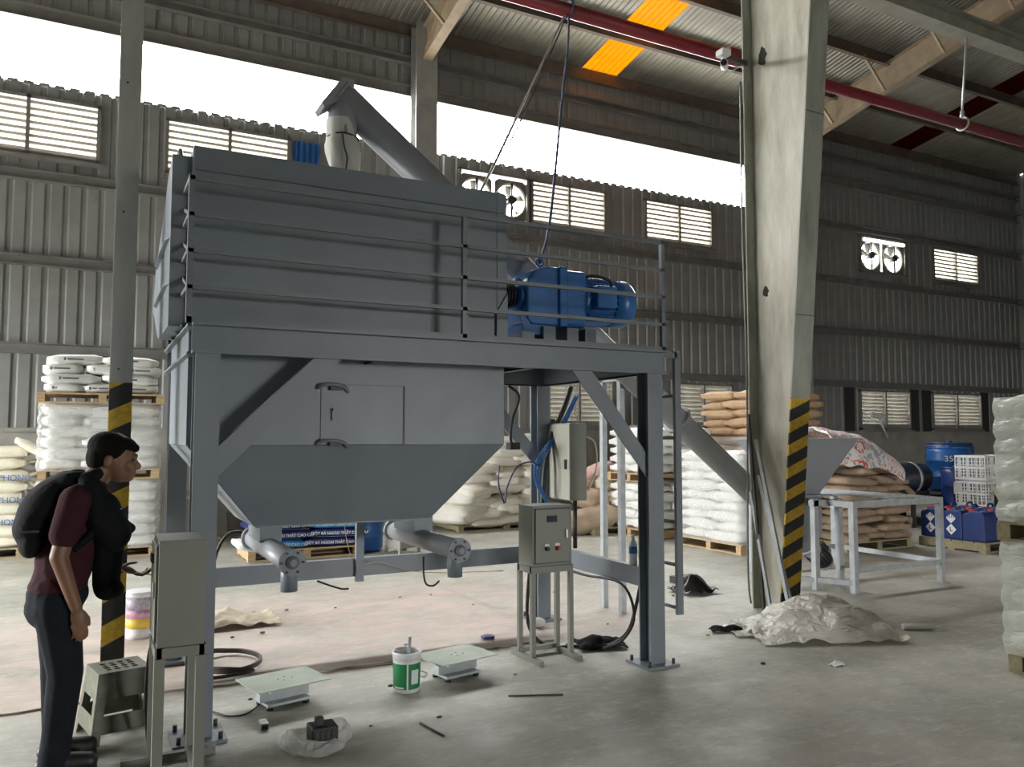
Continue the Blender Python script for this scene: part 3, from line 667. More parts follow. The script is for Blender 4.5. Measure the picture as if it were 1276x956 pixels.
# ------------------------------------------------------------------ inclined screw conveyor
cv = thing('screw_conveyor', 'long inclined grey tube conveyor rising behind the mixer to the roof strip', 'conveyor', (4.2, 6.0, 0))
A = Vector((1.545, 5.35, 3.83)); B = Vector((6.86, 6.29, .40)); D = (B-A).normalized(); A2 = A-D*.13
MB().cyl(A2, B, .112, n=24).build('tube', GREYD, cv)
for f_ in (.33, .62): q = A.lerp(B, f_); MB().cyl(q-D*.02, q+D*.02, .14, n=24).build('tube_flange', GREYD, cv)
MB().cyl(A2-D*.02, A2, .118, n=24).build('head_flange', GREYD, cv)
MB().cyl(A2-D*.05, A2-D*.02, .04, n=14).build('head_bearing', GREYD, cv)
sx, sy = 1.47, 5.34
MB().cyl((sx, sy, 3.9), (sx, sy, 3.56), .1, n=20).build('head_spout', GREYD, cv)
MB().prism([(sx-.17, 3.79), (sx-.03, 3.99), (sx+.05, 3.99), (sx+.05, 3.9), (sx-.15, 3.76)], sy-.1, sy+.1, 'Y').build('head_hood', GREYD, cv)
# cloth sock
b = MB(); n = 28; P = []; zs = [3.72, 3.61, 3.55, 3.5, 3.44, 3.38, 3.32, 3.26, 3.20, 3.172]
for k, z in enumerate(zs):
    for i in range(n):
        t_ = 2*PI*i/n; r_ = .105+.012*math.sin(k*.9)+(.014*math.sin(t_*5+k*.5)+.008*math.sin(t_*9-k))*min(1, k/3)+(.0 if k else -.004)-(.012 if k == 1 else 0)
        P.append((sx-.01+.006*k+r_*math.cos(t_), sy+r_*math.sin(t_), z))
b.add(P, [(k*n+i, k*n+n+i, k*n+n+(i+1) % n, k*n+(i+1) % n) for k in range(len(zs)-1) for i in range(n)], True)
sk = thing('chute_bag', 'pale cloth sock tied under the conveyor head, hanging into the mixer', 'chute bag', (sx, sy, 3.17))
b.build('cloth', mat('sock_cloth', (.62, .61, .56), .8, var=.1), sk)
MB().tube([(sx+.004+.108*math.cos(q*PI/10), sy+.108*math.sin(q*PI/10), 3.6+.004*math.sin(q)) for q in range(21)], .006, 6).build('tie_cord', DARK, sk)
MB().tube(spline([(sx-.03, sy-.115, 3.59), (sx-.02, sy-.125, 3.5), (sx+.0, sy-.13, 3.42), (sx-.01, sy-.125, 3.33)]), .006, 6).build('cord_tail', DARK, sk)
# conveyor support legs
for y in (5.92, 6.2):
    MB().bx(4.17, 4.22, y-.025, y+.025, 0, 2.12 if y > 6 else 2.1).build('support_leg', GALV, cv)
MB().bx(4.17, 4.22, 5.9, 6.22, 2.05, 2.1).build('support_head', GALV, cv)
# feed hopper and tail drive
hx0, hx1, hy0, hy1 = 6.2, 7.32, 5.95, 6.62
fh = [(hx0, hy0, 1.53), (hx1, hy0, 1.53), (hx1, hy1, 1.53), (hx0, hy1, 1.53)]; fl = [(6.62, 6.15, .93), (6.92, 6.15, .93), (6.92, 6.42, .93), (6.62, 6.42, .93)]
HOP = mat('feed_hopper_paint', (.27, .28, .31), .4, var=.05)
for i in range(4):
    j = (i+1) % 4; quad_plate([fl[i], fl[j], fh[j], fh[i]], 'hopper_wall', HOP, cv, .005)
MB().bx(hx0-.03, hx1+.03, hy0-.03, hy0, 1.515, 1.53).bx(hx0-.03, hx1+.03, hy1, hy1+.03, 1.515, 1.53).bx(hx0-.03, hx0, hy0, hy1, 1.515, 1.53).bx(hx1, hx1+.03, hy0, hy1, 1.515, 1.53).build('hopper_rim', HOP, cv)
MB().bx(6.60, 6.94, 6.13, 6.44, .50, .93).build('hopper_neck', HOP, cv)
MB().bx(6.5, 7.02, 6.05, 6.5, .915, .935).build('hopper_flange', HOP, cv)
MB().cyl(B, B+D*.03, .13, n=20).build('tail_flange', GREYD, cv)
MB().cyl(B+D*.03, B+D*.16, .085, .1, n=16).build('tail_gearbox', GALV, cv)
mo2 = MB().cyl(B+D*.16, B+D*.40, .095, n=20).build('tail_motor', DARK, cv)
ux = D.cross(Vector((0, 0, 1))).normalized(); uz = ux.cross(D)
for i in range(18):
    t_ = 2*PI*i/18; r_ = ux*math.cos(t_)+uz*math.sin(t_)
    MB().bar(B+D*.18+r_*.1, B+D*.38+r_*.1, .006, .025, r_).build('fin', DARK, mo2)
MB().cyl(B+D*.40, B+D*.46, .11, .09, n=20).build('motor_cowl', GREYD, cv)
MB().bar(B+D*.22+uz*.11, B+D*.36+uz*.11, .1, .07, uz).build('terminal_box', BLACK, cv)

# ------------------------------------------------------------------ bag-opening table by the feed hopper
tb = thing('slatted_steel_table', 'bare steel table frame with slatted top under the feed hopper', 'table', (7.4, 6.2, 0))
tx0, tx1, ty0, ty1, tz = 6.74, 8.08, 5.57, 6.95, .90
for x, y in ((tx0, ty0), (tx1, ty0), (tx0+.0, ty1), (tx1, ty1), (6.55, 5.88), (6.88, 5.86)): MB().bx(x-.03, x+.03, y-.03, y+.03, 0, tz-.06 if x not in (6.55, 6.88) else .915).build('leg', GALV, tb)
for p_, q_ in (((tx0-.03, ty0), (tx1+.03, ty0)), ((tx0-.03, ty1), (tx1+.03, ty1)), ((tx1, ty0), (tx1, ty1)), ((tx0, ty0), (tx0, ty1)), ((6.5, 5.88), (6.9, 5.88))):
    MB().bar((*p_, tz-.03), (*q_, tz-.03), .06, .06).build('top_rail', GALV, tb)
for k in range(5): x = 7.40+.13*k; MB().bar((x, ty0, tz+.005), (x, ty1, tz+.005), .04, .02).build('slat', GALV, tb)
for p_, q_ in (((tx0, ty0), (tx1, ty0)), ((tx1, ty0), (tx1, ty1)), ((tx0, ty1), (tx1, ty1)), ((tx0, ty0), (6.55, 5.88)), ((6.55, 5.88), (6.2, 6.3))):
    z = .22 if p_[0] > 6.6 and q_[0] > 6.6 else .1
    MB().bar((*p_, z), (*q_, z), .05, .05).build('stretcher', GALV, tb)

# ------------------------------------------------------------------ control cabinets
def control(name, label, cx, cy, rot, h0, hb, w, d, buttons=True, foot=True, lw=.016):
    """cabinet on a four-legged stand; door on local -Y"""
    c = thing(name, label, 'control panel', (cx, cy, 0)); o_ = Vector((cx, cy, 0)); rz = Matrix.Rotation(rot, 3, 'Z')
    def part(n, x0, x1, y0, y1, z0, z1, m, par=c, bev=0):
        b = MB().bx(x0, x1, y0, y1, z0, z1); b.v = [rz @ v + o_ for v in b.v]; return b.build(n, m, par, bevel=bev)
    def part2(b, n, m, par=c): b.v = [rz @ v + o_ for v in b.v]; return b.build(n, m, par)
    part('cabinet_body', -w/2, w/2, -d/2, d/2, h0, h0+hb, BOX, bev=.003)
    dr = part('cabinet_door', -w/2+.022, w/2-.022, -d/2-.012, -d/2, h0+.025, h0+hb-.025, BOX, bev=.002)
    for z0, z1, x0, x1 in ((h0+.018, h0+.025, -w/2+.015, w/2-.015), (h0+hb-.025, h0+hb-.018, -w/2+.015, w/2-.015)): part('door_gap', x0, x1, -d/2-.003, -d/2, z0, z1, DARK)
    for x0 in (-w/2+.015, w/2-.022): part('door_gap', x0, x0+.007, -d/2-.003, -d/2, h0+.018, h0+hb-.018, DARK)
    dsp = part('display', -.045, .03, -d/2-.022, -d/2-.012, h0+hb-.115, h0+hb-.07, BLACK, dr)
    part('display_glass', -.04, .025, -d/2-.024, -d/2-.022, h0+hb-.11, h0+hb-.075, mat('display_glass', (.02, .03, .05), .15), dr)
    lk = part('lock', w/2-.06, w/2-.04, -d/2-.022, -d/2-.012, h0+hb*.45, h0+hb*.6, mat('chrome', (.55, .55, .53), .3, .8), dr, .003); lk['label'] = 'chrome lock handle'
    for x, m in (((-.05, DARK), (.035, REDP)) if buttons else ()):
        q = part2(MB().lathe((x, -d/2-.012, h0+hb*.29), [(.016, 0), (.016, -.012), (.012, -.014), (.012, -.03)], 16, 'Y'), 'selector_knob' if m is DARK else 'push_button', m, dr)
        part('button_plate', x-.018, x+.018, -d/2-.016, -d/2-.012, h0+hb*.29+.016, h0+hb*.29+.034, WPLAST, dr)
    # stand
    part('stand_frame', -w/2-.008, w/2+.008, -d/2-.008, -d/2+.022, h0-.045, h0, BOX); part('stand_frame', -w/2-.008, w/2+.008, d/2-.022, d/2+.008, h0-.045, h0, BOX)
    part('stand_frame', -w/2-.008, -w/2+.022, -d/2, d/2, h0-.045, h0, BOX); part('stand_frame', w/2-.022, w/2+.008, -d/2, d/2, h0-.045, h0, BOX)
    for x in (-1, 1):
        for y in (-1, 1): part('stand_leg', x*(w/2-.007)-lw, x*(w/2-.007)+lw, y*(d/2-lw+.009)-lw, y*(d/2-lw+.009)+lw, 0, h0-.045, BOX)
        if foot:
            part('foot_bar', x*(w/2-.007)-.018, x*(w/2-.007)+.018, -d/2-.12, d/2+.1, 0, .035, BOX)
    if foot: part('foot_tie', -w/2, w/2, d/2-.04, d/2, .03, .06, BOX)
    return c
control('control_panel', 'olive-grey control cabinet with display, red and black buttons on a stand', 2.89, 5.02, 0, .645, .42, .32, .2)
control('control_panel', 'olive-grey control cabinet seen from its side, beside the stooping person', .385, 4.12, -PI/2, .605, .475, .32, .2, buttons=False, lw=.022)
# wall cabinet on the rear leg
jb = thing('junction_cabinet', 'pale grey electrical cabinet fixed to the rear platform leg', 'cabinet', (3.56, 5.85, 1.02))
MB().bx(3.5, 3.66, 5.66, 6.04, 1.02, 1.66).build('cabinet_body', BOX, jb, bevel=.004)
MB().bx(3.485, 3.5, 5.65, 6.05, 1.03, 1.65).build('cabinet_door', BOX_LIT, jb, bevel=.003)
MB().bx(3.47, 3.485, 5.69, 5.71, 1.28, 1.36).build('lock', DARK, jb)
MB().bx(3.47, 3.56, 6.0, 6.06, 1.6, 1.7).build('bracket', BOX, jb)
MB().tube(spline([(3.665, 5.7, 1.55), (3.74, 5.66, 1.5), (3.76, 5.66, 1.3), (3.69, 5.68, 1.1)]), .008, 6).build('door_cable', CREAMP, jb)
MB().cyl((3.6, 5.75, .62), (3.6, 5.75, 1.02), .018, n=10).build('cable_duct', BLACK, jb)

# ------------------------------------------------------------------ cables and ropes
def cable(name, label, pts, r, m, cat='cable', group=None, n=6):
    pts = spline(pts, n); b = MB().tube(pts, r, 7); o = b.build(name, m, loc=pts[0]); return tag(o, label, cat, group)
cable('cable_bundle', 'thick black cable bundle running down the rear platform leg', [(3.72, 6.0, 1.98), (3.62, 5.95, 1.8), (3.46, 5.92, 1.5), (3.40, 5.9, 1.3), (3.38, 5.9, 1.1), (3.36, 5.9, .9), (3.36, 5.95, .64)], .022, BLACK)
for k in range(4):
    o_ = .012*k
    cable('blue_air_hose', 'blue air hose strands along the black cable bundle on the rear leg', [(3.74+o_, 5.97, 1.9), (3.55+o_, 5.92, 1.62), (3.42-o_, 5.88, 1.42+o_), (3.33-o_*1.5, 5.86, 1.3), (3.33-o_, 5.86, 1.15), (3.39, 5.86, 1.02-o_), (3.37, 5.88, .9), (3.36, 5.9, .68)], .006, BLUE, 'hose', 'blue air hoses at the rear leg')
cable('air_hose_loop', 'thin dark blue hose looping out to the left of the rear leg', [(3.33, 5.86, 1.3), (3.2, 5.8, 1.34), (3.05, 5.75, 1.3), (2.95, 5.72, 1.15), (2.93, 5.72, 1.02)], .006, NAVY, 'hose')
cable('air_hose_drop', 'thin dark blue hose hanging below the right hopper slope', [(2.87, 5.7, 1.32), (2.86, 5.7, 1.18), (2.92, 5.72, 1.02)], .006, NAVY, 'hose')
cable('air_hose_upper', 'black hose dropping from the platform beam beside the hopper edge', [(3.05, 5.9, 1.97), (3.14, 5.88, 1.88), (3.08, 5.88, 1.7), (3.06, 5.88, 1.55), (3.08, 5.88, 1.47)], .012, BLACK, 'hose')
MB_ = MB().bx(3.05, 3.14, 5.86, 5.94, 1.44, 1.5)
tag(MB_.build('air_valve', BLACK, loc=(3.1, 5.9, 1.44)), 'small black air valve above the rear diagonal strut', 'valve')
cable('lifting_rope', 'dark blue and white rope tied from the red pipe to the gear motor', [(4.96, 8.0, 6.62), (4.6, 7.45, 5.9), (4.1, 6.75, 4.95), (3.4, 5.8, 3.4), (3.0, 5.28, 2.88)], .013, mat('rope_fibre', (.06, .08, .16), .7, var=.6, vscale=3), 'rope')
tag(MB().tube([(4.96, 8+.1*math.cos(q*PI/8), 6.7+.1*math.sin(q*PI/8)) for q in range(17)], .014, 6).build('rope_knot', MATS['rope_fibre'], loc=(4.96, 8, 6.7)), 'rope turns knotted around the red pipe', 'rope')
cable('stay_rope', 'pale thin wire slanting from the red pipe to the mixer top', [(4.9, 8.0, 6.62), (3.9, 7.1, 5.1), (2.75, 5.9, 3.5), (2.35, 5.5, 3.175)], .013, GALV, 'wire')
cable('stay_rope', 'dark twin wire slanting just above the pale one from the red pipe', [(4.93, 8.0, 6.62), (3.98, 7.1, 5.15), (3.4, 6.55, 4.3)], .008, DARK, 'wire')
cable('floor_cable', 'black cable hanging from the tie beam and lying round the small control stand', [(3.5, 4.7, .56), (3.46, 4.72, .35), (3.44, 4.8, .15), (3.36, 4.95, .03), (3.2, 5.1, .014), (3.0, 5.2, .02), (2.85, 5.2, .2), (2.82, 5.12, .6)], .013, BLACK)
cable('panel_cable', 'black cable arching down the left discharge screw', [(.93, 5.76, .9), (.84, 5.8, .88), (.78, 5.85, .75), (.76, 5.88, .55), (.76, 5.9, .05)], .012, BLACK)
cable('tie_beam_cable', 'black cable strapped along the right tie beam', [(3.37, 5.9, .52), (3.38, 5.3, .49), (3.39, 4.8, .5), (3.4, 4.66, .3), (3.37, 4.75, .12), (3.3, 4.9, .03)], .01, BLACK)
cable('tie_beam_cable', 'short black cable end hanging below the long rear tie beam', [(1.5, 5.96, .49), (1.56, 5.94, .465), (1.66, 5.9, .43), (1.72, 5.9, .425)], .007, BLACK)
cable('right_screw_cable', 'thin black cable curling under the right discharge spout', [(1.86, 4.75, .8), (1.85, 4.72, .7), (1.86, 4.7, .64), (1.9, 4.68, .63), (1.93, 4.66, .66)], .006, BLACK)
cable('cable_coil', 'loose coil of dark cable on the floor behind the left weighing plate', [(.62, 5.62, .036)]+[(.86+.20*math.cos(q*.52+2)*(1+.05*math.sin(q)), 5.78+.27*math.sin(q*.52+2), .036+.012*(q//12)) for q in range(30)]+[(.98, 5.5, .034), (.8, 5.44, .034), (.6, 5.45, .034)], .011, mat('cable_sheath', (.05, .04, .04), .5), n=4)
cable('thin_wire', 'thin black wire trailing from the left cabinet towards the weighing plate', [(.62, 4.9, .008), (.66, 4.85, .008), (.72, 4.75, .008), (.82, 4.75, .008), (.95, 4.95, .008)], .005, BLACK)
cable('cabinet_cable', 'black cable dropping behind the stand of the left cabinet', [(.33, 4.35, .6), (.29, 4.4, .5), (.28, 4.45, .25), (.3, 4.5, .02)], .012, BLACK)
cable('yellow_string', 'thin tan string slung under the mixer between tie beam and control stand', [(1.85, 6.0, .56), (1.95, 5.9, .6), (2.3, 5.9, .5), (2.75, 5.4, .55)], .003, BURLAP, 'string')
cable('yellow_string', 'short tan string hanging in front of the blue bags', [(1.72, 6.05, 1.0), (1.75, 6.1, .8), (1.8, 6.1, .6)], .003, BURLAP, 'string')

# ================================================================== sacks and pallets
def sack_mesh(L, Wd, H, seed, m, name='sack', ears=False):
    rr = random.Random(seed); bm = bmesh.new(); bmesh.ops.create_cube(bm, size=2)
    bmesh.ops.subdivide_edges(bm, edges=bm.edges, cuts=4, use_grid_fill=True)
    ph = [rr.uniform(0, 6.28) for _ in range(6)]
    for v in bm.verts:
        x, y, z = v.co; e = max(abs(x), abs(y))
        k = 1-.62*max(abs(x)**7, .8*abs(y)**7)
        wob = 1+.05*math.sin(3*x+ph[0])*math.cos(2*y+ph[1])
        nx = x*(1-.05*y*y)*(1+.015*math.sin(4*y+ph[2])); ny = y*(1-.05*x*x)*(1+.02*math.sin(4*x+ph[3]))
        nz = z*k*wob + .07*math.sin(2.2*x+ph[4])*(1-abs(z)*.3)*.6 + .05*math.sin(5*x+ph[5])*math.sin(4*y)*(.5)
        if ears and abs(x) > .99 and abs(y) > .9: nx *= 1.1; nz *= .3
        v.co = (nx*L/2, ny*Wd/2, nz*H/2)
    me = bpy.data.meshes.new(name); bm.to_mesh(me); bm.free(); me.materials.append(m)
    for p in me.polygons: p.use_smooth = True
    return me
_sk = {}
def sacks(L, Wd, H, m, nvar=4):
    k = (round(L, 2), round(Wd, 2), round(H, 3), m.name)
    if k not in _sk: _sk[k] = [sack_mesh(L, Wd, H, hash(k[0]*100+i) % 9999+i*17, m) for i in range(nvar)]
    return _sk[k]
_pal = {}
def pallet(x0, x1, y0, y1, z0, label, m=WOOD, h=.13, along='X'):
    """wooden pallet; deck boards run along X, stringers along Y when along == 'X'"""
    p = thing('wooden_pallet', label, 'pallet', ((x0+x1)/2, (y0+y1)/2, z0), 'wooden pallets')
    n = 6
    if along == 'X':
        w = (y1-y0)/n
        for i in range(n): MB().bx(x0, x1, y0+i*w+.008, y0+(i+1)*w-.008, z0+h-.02, z0+h).build('deck_board', m, p)
        for f_ in (0, .5, 1): xx = x0+.045+(x1-x0-.09)*f_; MB().bx(xx-.045, xx+.045, y0, y1, z0+.018, z0+h-.02).build('stringer', m, p)
        for f_ in (0, .5, 1): yy = y0+.05+(y1-y0-.1)*f_; MB().bx(x0, x1, yy-.05, yy+.05, z0, z0+.018).build('bottom_board', m, p)
    else:
        w = (x1-x0)/n
        for i in range(n): MB().bx(x0+i*w+.008, x0+(i+1)*w-.008, y0, y1, z0+h-.02, z0+h).build('deck_board', m, p)
        for f_ in (0, .5, 1): yy = y0+.045+(y1-y0-.09)*f_; MB().bx(x0, x1, yy-.045, yy+.045, z0+.018, z0+h-.02).build('stringer', m, p)
        for f_ in (0, .5, 1): xx = x0+.05+(x1-x0-.1)*f_; MB().bx(xx-.05, xx+.05, y0, y1, z0, z0+.018).build('bottom_board', m, p)
    return p
ORD = ['first', 'second', 'third', 'fourth', 'fifth', 'sixth', 'seventh', 'eighth', 'ninth', 'tenth']
def stack(x0, x1, y0, y1, z0, layers, h, m, kindw, where, group, jit=.015, name='sack', tilt=.02, top_skip=0, flip0=0, over=1.02, keep='Y'):
    """layers of five sacks, three one way and two the other, turned from layer to layer; what no one can see is left out"""
    LX, LY = x1-x0, y1-y0; out = []
    for l in range(layers):
        fl = (l+flip0) % 2; sp = .6 if fl == 0 else .4
        cells = []
        ya, yb = (y0, y0+LY*sp), (y0+LY*sp, y1)
        three, two = (ya, yb) if fl == 0 else (yb, ya)
        for i in range(3): cells.append((x0+LX*(i+.5)/3, sum(three)/2, LX/3, abs(three[1]-three[0]), 1, three is ya, i == 0, ['left', 'centre', 'right'][i]))
        for i in range(2): cells.append((x0+LX*(i+.5)/2, sum(two)/2, LX/2, abs(two[1]-two[0]), 0, two is ya, i == 0, ['left', 'right'][i]))
        if l == layers-1 and top_skip: cells = cells[top_skip:]
        for cx, cy, w, d, turn, front, first, side in cells:
            if l < layers-1 and not (front or (keep == 'XY' and first)): continue
            Lg, Wd = (d, w) if turn else (w, d)
            me = R.choice(sacks(round(Lg*over, 2), round(Wd*over, 2), h*1.12, m))
            o = inst(name, me, None, (cx+R.uniform(-jit, jit), cy+R.uniform(-jit, jit), z0+h*(l+.5)), (R.uniform(-tilt, tilt), R.uniform(-tilt, tilt), (PI/2 if turn else 0)+R.uniform(-.03, .03)+(PI if R.random() < .5 else 0)))
            tag(o, '%s, %s %s in %s, %s' % (kindw, 'front' if front else 'rear', side, 'top layer' if l == layers-1 else ORD[l]+' layer up', where), 'sack', group); out.append(o)
    return out
def wrap(x0, x1, y0, y1, z0, z1, label, m=FILM, layers=6, seed=1):
    rr = random.Random(seed); nx, nz = 10, layers*3; P = []; rings = nz+1
    per = []
    for i in range(nx): per.append((x0+(x1-x0)*i/nx, y0))
    for i in range(nx): per.append((x1, y0+(y1-y0)*i/nx))
    for i in range(nx): per.append((x1-(x1-x0)*i/nx, y1))
    for i in range(nx): per.append((x0, y1-(y1-y0)*i/nx))
    cx, cy = (x0+x1)/2, (y0+y1)/2; n = len(per)
    for k in range(rings):
        z = z0+(z1-z0)*k/nz; bul = .018*abs(math.sin(PI*k/3))
        for x, y in per:
            dx, dy = x-cx, y-cy; l = math.hypot(dx, dy); e = .012+bul+rr.uniform(-.004, .004)
            P.append((x+dx/l*e, y+dy/l*e, z))
    b = MB().add(P, [(k*n+i, k*n+(i+1) % n, k*n+n+(i+1) % n, k*n+n+i) for k in range(nz) for i in range(n)], True)
    o = b.build('stretch_wrap', m, loc=(cx, cy, z0)); return tag(o, label, 'plastic wrap')
# left tower: three pallets high
tx, ty, tw, td = -.56, 11.55, 1.34, 1.1
G1 = 'white sacks of the three-tier tower'
pallet(tx-.02, tx+tw+.02, ty, ty+td, 0, 'floor pallet of the tall white tower behind the person', WOOD)
stack(tx, tx+tw, ty, ty+td, .13, 6, .142, WHITES, 'white sack', 'lowest tier of left tower', G1)
wrap(tx-.02, tx+tw+.02, ty-.02, ty+td+.02, .12, 1.0, 'clear wrap around the lowest tier of the left tower', seed=2)
pallet(tx-.02, tx+tw+.02, ty, ty+td, 1.0, 'pallet between the lower tiers of the left tower', WOOD)
stack(tx, tx+tw, ty, ty+td, 1.13, 6, .137, WHITES, 'white sack', 'middle tier of left tower', G1)
wrap(tx-.02, tx+tw+.02, ty-.02, ty+td+.02, 1.12, 1.97, 'shiny clear wrap around the middle tier of the left tower', seed=3)
pallet(tx-.06, tx+tw+.06, ty-.03, ty+td, 1.97, 'pale topmost pallet of the left tower carrying loose sacks', WOOD)
top = stack(tx+.0, tx+tw, ty, ty+td, 2.10, 4, .122, WHITE, 'loose white sack', 'topmost pallet of left tower', G1, .03, tilt=.05)
PAPER = mat('packing_sheet', (.75, .77, .8), .5)
tag(MB().bx(.0, .37, ty-.045, ty-.04, 1.62, 1.92).build('paper_sheet', PAPER, loc=(.2, ty-.04, 1.62)), 'pale paper sheet stuck on the wrapped middle tier', 'paper')
for i, o in enumerate(top):
    x, y, z = o.location
    if y < ty+.45:
        b = MB().bx(-.1, .08, -.004, 0, -.01, .01).bx(-.14, -.115, -.004, 0, -.018, .018)
        q = b.build('print', INK); q.parent = o; inv = o.rotation_euler.to_matrix().inverted()
        q.matrix_local = inv.to_4x4() @ Matrix.Translation((0, -(y-ty)-.016, 0))
# small pile at the left edge
pallet(-2.15, -.72, 12.1, 13.2, 0, 'pallet under the cream sack pile at the left edge', WOODD)
pile = stack(-2.1, -.74, 12.1, 13.15, .13, 9, .142, CREAM, 'cream sack', 'pile at left edge', 'cream sacks at the left edge', .04, tilt=.05, over=1.04)
for i in range(26):                                              # frayed, tied corners sticking out
    z = .2+.142*(i // 3); y = 12.25+.35*(i % 3)+R.uniform(-.05, .05)
    b = MB().ell((0, 0, 0), (.085, .05, .025), 8, 6); o = b.build('sack_corner', CREAM, loc=(0, 0, 0)); o.location = (-.68+R.uniform(-.02, .03), y, z+R.uniform(-.03, .03)); o.rotation_euler = (R.uniform(-.5, .5), R.uniform(-.4, .6), R.uniform(-.4, .4))
    par = min(pile, key=lambda p: (p.location-o.location).length); o.parent = par; M_ = par.matrix_basis.inverted() @ o.matrix_basis; o.matrix_local = M_
fl = sack_mesh(.75, .5, .1, 5, CREAM); o = inst('sack', fl, None, (-.55, 12.25, 1.33), (.1, .5, .1)); tag(o, 'cream sack slumped over the front corner of the left pile', 'sack', 'cream sacks at the left edge')
for z, body in ((1.02, 'Á PHONG'), (.74, 'Á PHONG'), (.46, 'PHONG')):
    par = min(pile, key=lambda p: (p.location-Vector((-.95, 12.25, z))).length)
    q = text('print', body, .1, INKB, None, (0, 0, 0), (PI/2, 0, 0)); q.parent = par
    q.matrix_local = par.matrix_basis.inverted() @ (Matrix.Translation((-.9, 12.05, z)) @ Matrix.Rotation(PI/2, 4, 'X'))
# white stacks behind the platform's right leg
G2 = 'white sacks right of the platform'
pallet(7.55, 8.75, 8.0, 9.25, 0, 'pale pallet under the wrapped white block left of the cream column', WOOD, along='Y')
stack(7.57, 8.73, 8.02, 9.23, .13, 9, .134, WHITES, 'white sack', 'block left of cream column', G2, keep='XY')
wrap(7.55, 8.75, 8.0, 9.25, .12, 1.36, 'milky wrap around the white block left of the cream column', seed=4, layers=9)
pallet(7.45, 8.7, 9.75, 10.9, 0, 'floor pallet of the white stack seen past the ladder', WOOD, along='Y')
stack(7.47, 8.68, 9.77, 10.88, .13, 5, .14, WHITES, 'white sack', 'lower tier past the ladder', G2, keep='XY')
pallet(7.45, 8.7, 9.75, 10.9, .85, 'upper pallet of the white stack seen past the ladder', WOOD, along='Y')
stack(7.47, 8.68, 9.77, 10.88, .98, 5, .14, WHITES, 'white sack', 'upper tier past the ladder', G2, keep='XY')
# brown stack left of the column, two tiers
G3 = 'brown paper sacks'
pallet(9.3, 10.85, 9.5, 10.75, 0, 'pallet hidden low under the tall brown sack stack', WOODD)
stack(9.3, 10.85, 9.5, 10.75, .13, 6, .14, BROWN2, 'brown sack', 'lower tier behind cream column', G3)
pallet(9.3, 10.85, 9.5, 10.75, .98, 'middle pallet of the tall brown sack stack', WOODD)
stack(9.3, 10.85, 9.5, 10.75, 1.11, 8, .148, BROWN, 'tan sack', 'tall stack behind cream column', G3, keep='XY', jit= .03, tilt=.04)
wrap(9.28, 10.87, 9.48, 10.77, 1.0, 1.55, 'cloudy wrap round the foot of the tan sack stack', seed=9, layers=4)
# brown stack behind the table
pallet(8.95, 10.25, 7.5, 8.7, 0, 'pallet under the dusty brown stack behind the steel table', WOODD)
stack(8.95, 10.22, 7.5, 8.7, .13, 8, .108, BROWN2, 'dusty brown sack', 'stack behind steel table', G3, keep='XY', jit= .05, tilt=.06)
stack(9.1, 10.1, 7.6, 8.6, .99, 1, .12, BROWN2, 'loose brown sack', 'atop stack behind steel table', G3, jit= .05, tilt=.08, top_skip=1)
for i in range(14):
    x, y = (10.27+R.uniform(-.03, .06), R.uniform(7.5, 8.3)); z = R.uniform(.15, .9)
    o = inst('torn_paper', sack_mesh(.22, .12, .03, i, BROWN2), None, (x, y, z), (R.uniform(-1, 1), R.uniform(-1, 1), R.uniform(0, 3))); tag(o, 'scrap of torn paper hanging off the dusty brown stack', 'paper scrap', 'torn paper scraps')
# foreground stack at the right edge
G4 = 'white sacks at the right edge'
fx0, fx1, fy0, fy1 = 5.42, 6.62, 3.28-1.05, 3.28
pallet(fx0, fx1, fy0, fy1, 0, 'floor pallet at the right edge of the picture', WOODD, along='Y')
stack(fx0+.02, fx1, fy0, fy1, .13, 5, .142, WHITES, 'white sack', 'lower tier at right edge', G4, keep='XY')
wrap(fx0+.0, fx1, fy0, fy1, .12, .86, 'clear wrap on the lower tier at the right edge', FILMG, 5, 7)
pallet(fx0-.04, fx1, fy0, fy1+.02, .86, 'raised pallet between the tiers at the right edge', WOODD, along='Y')
stack(fx0-.01, fx1, fy0, fy1, .99, 6, .14, WHITES, 'white sack', 'upper tier at right edge', G4, keep='XY')
wrap(fx0-.02, fx1, fy0, fy1, .98, 1.81, 'clear wrap on the upper tier at the right edge', FILMG, 6, 8)
# heap of pale sacks under the platform, tied with string
PALEW = mat('pale_sack', (.8, .78, .7), .55, var=.06, bump=.3, bscale=14)
G5 = 'pale sacks heaped behind the platform'
for l in range(9):
    for i in range(3):
        x = 5.75+.5*i+R.uniform(-.06, .06)+(.12 if l % 2 else 0); y = 12.35+R.uniform(-.05, .05)+.04*l
        if l > 5 and i == 0: continue
        o = inst('sack', R.choice(sacks(.85, .6, .2, PALEW)), None, (x, y, .14+.165*l), (R.uniform(-.12, .12), R.uniform(-.15, .15), PI/2+R.uniform(-.15, .15)))
        tag(o, 'pale sack, %s of the %s layer up in the heap under the platform' % (['left', 'middle', 'right'][i], ORD[l]), 'sack', G5)
for l in range(4):
    o = inst('sack', R.choice(sacks(.85, .6, .2, PALEW)), None, (5.35+.06*l, 12.3, .2+.17*l), (R.uniform(-.2, .2), R.uniform(-.35, .1), PI/2+.5)); tag(o, 'pale sack fallen against the heap at left, %s from the floor' % ORD[l], 'sack', G5)
pallet(5.3, 7.1, 12.0, 13.1, 0, 'pallet carrying the pale sack heap', WOODD, h=.1)
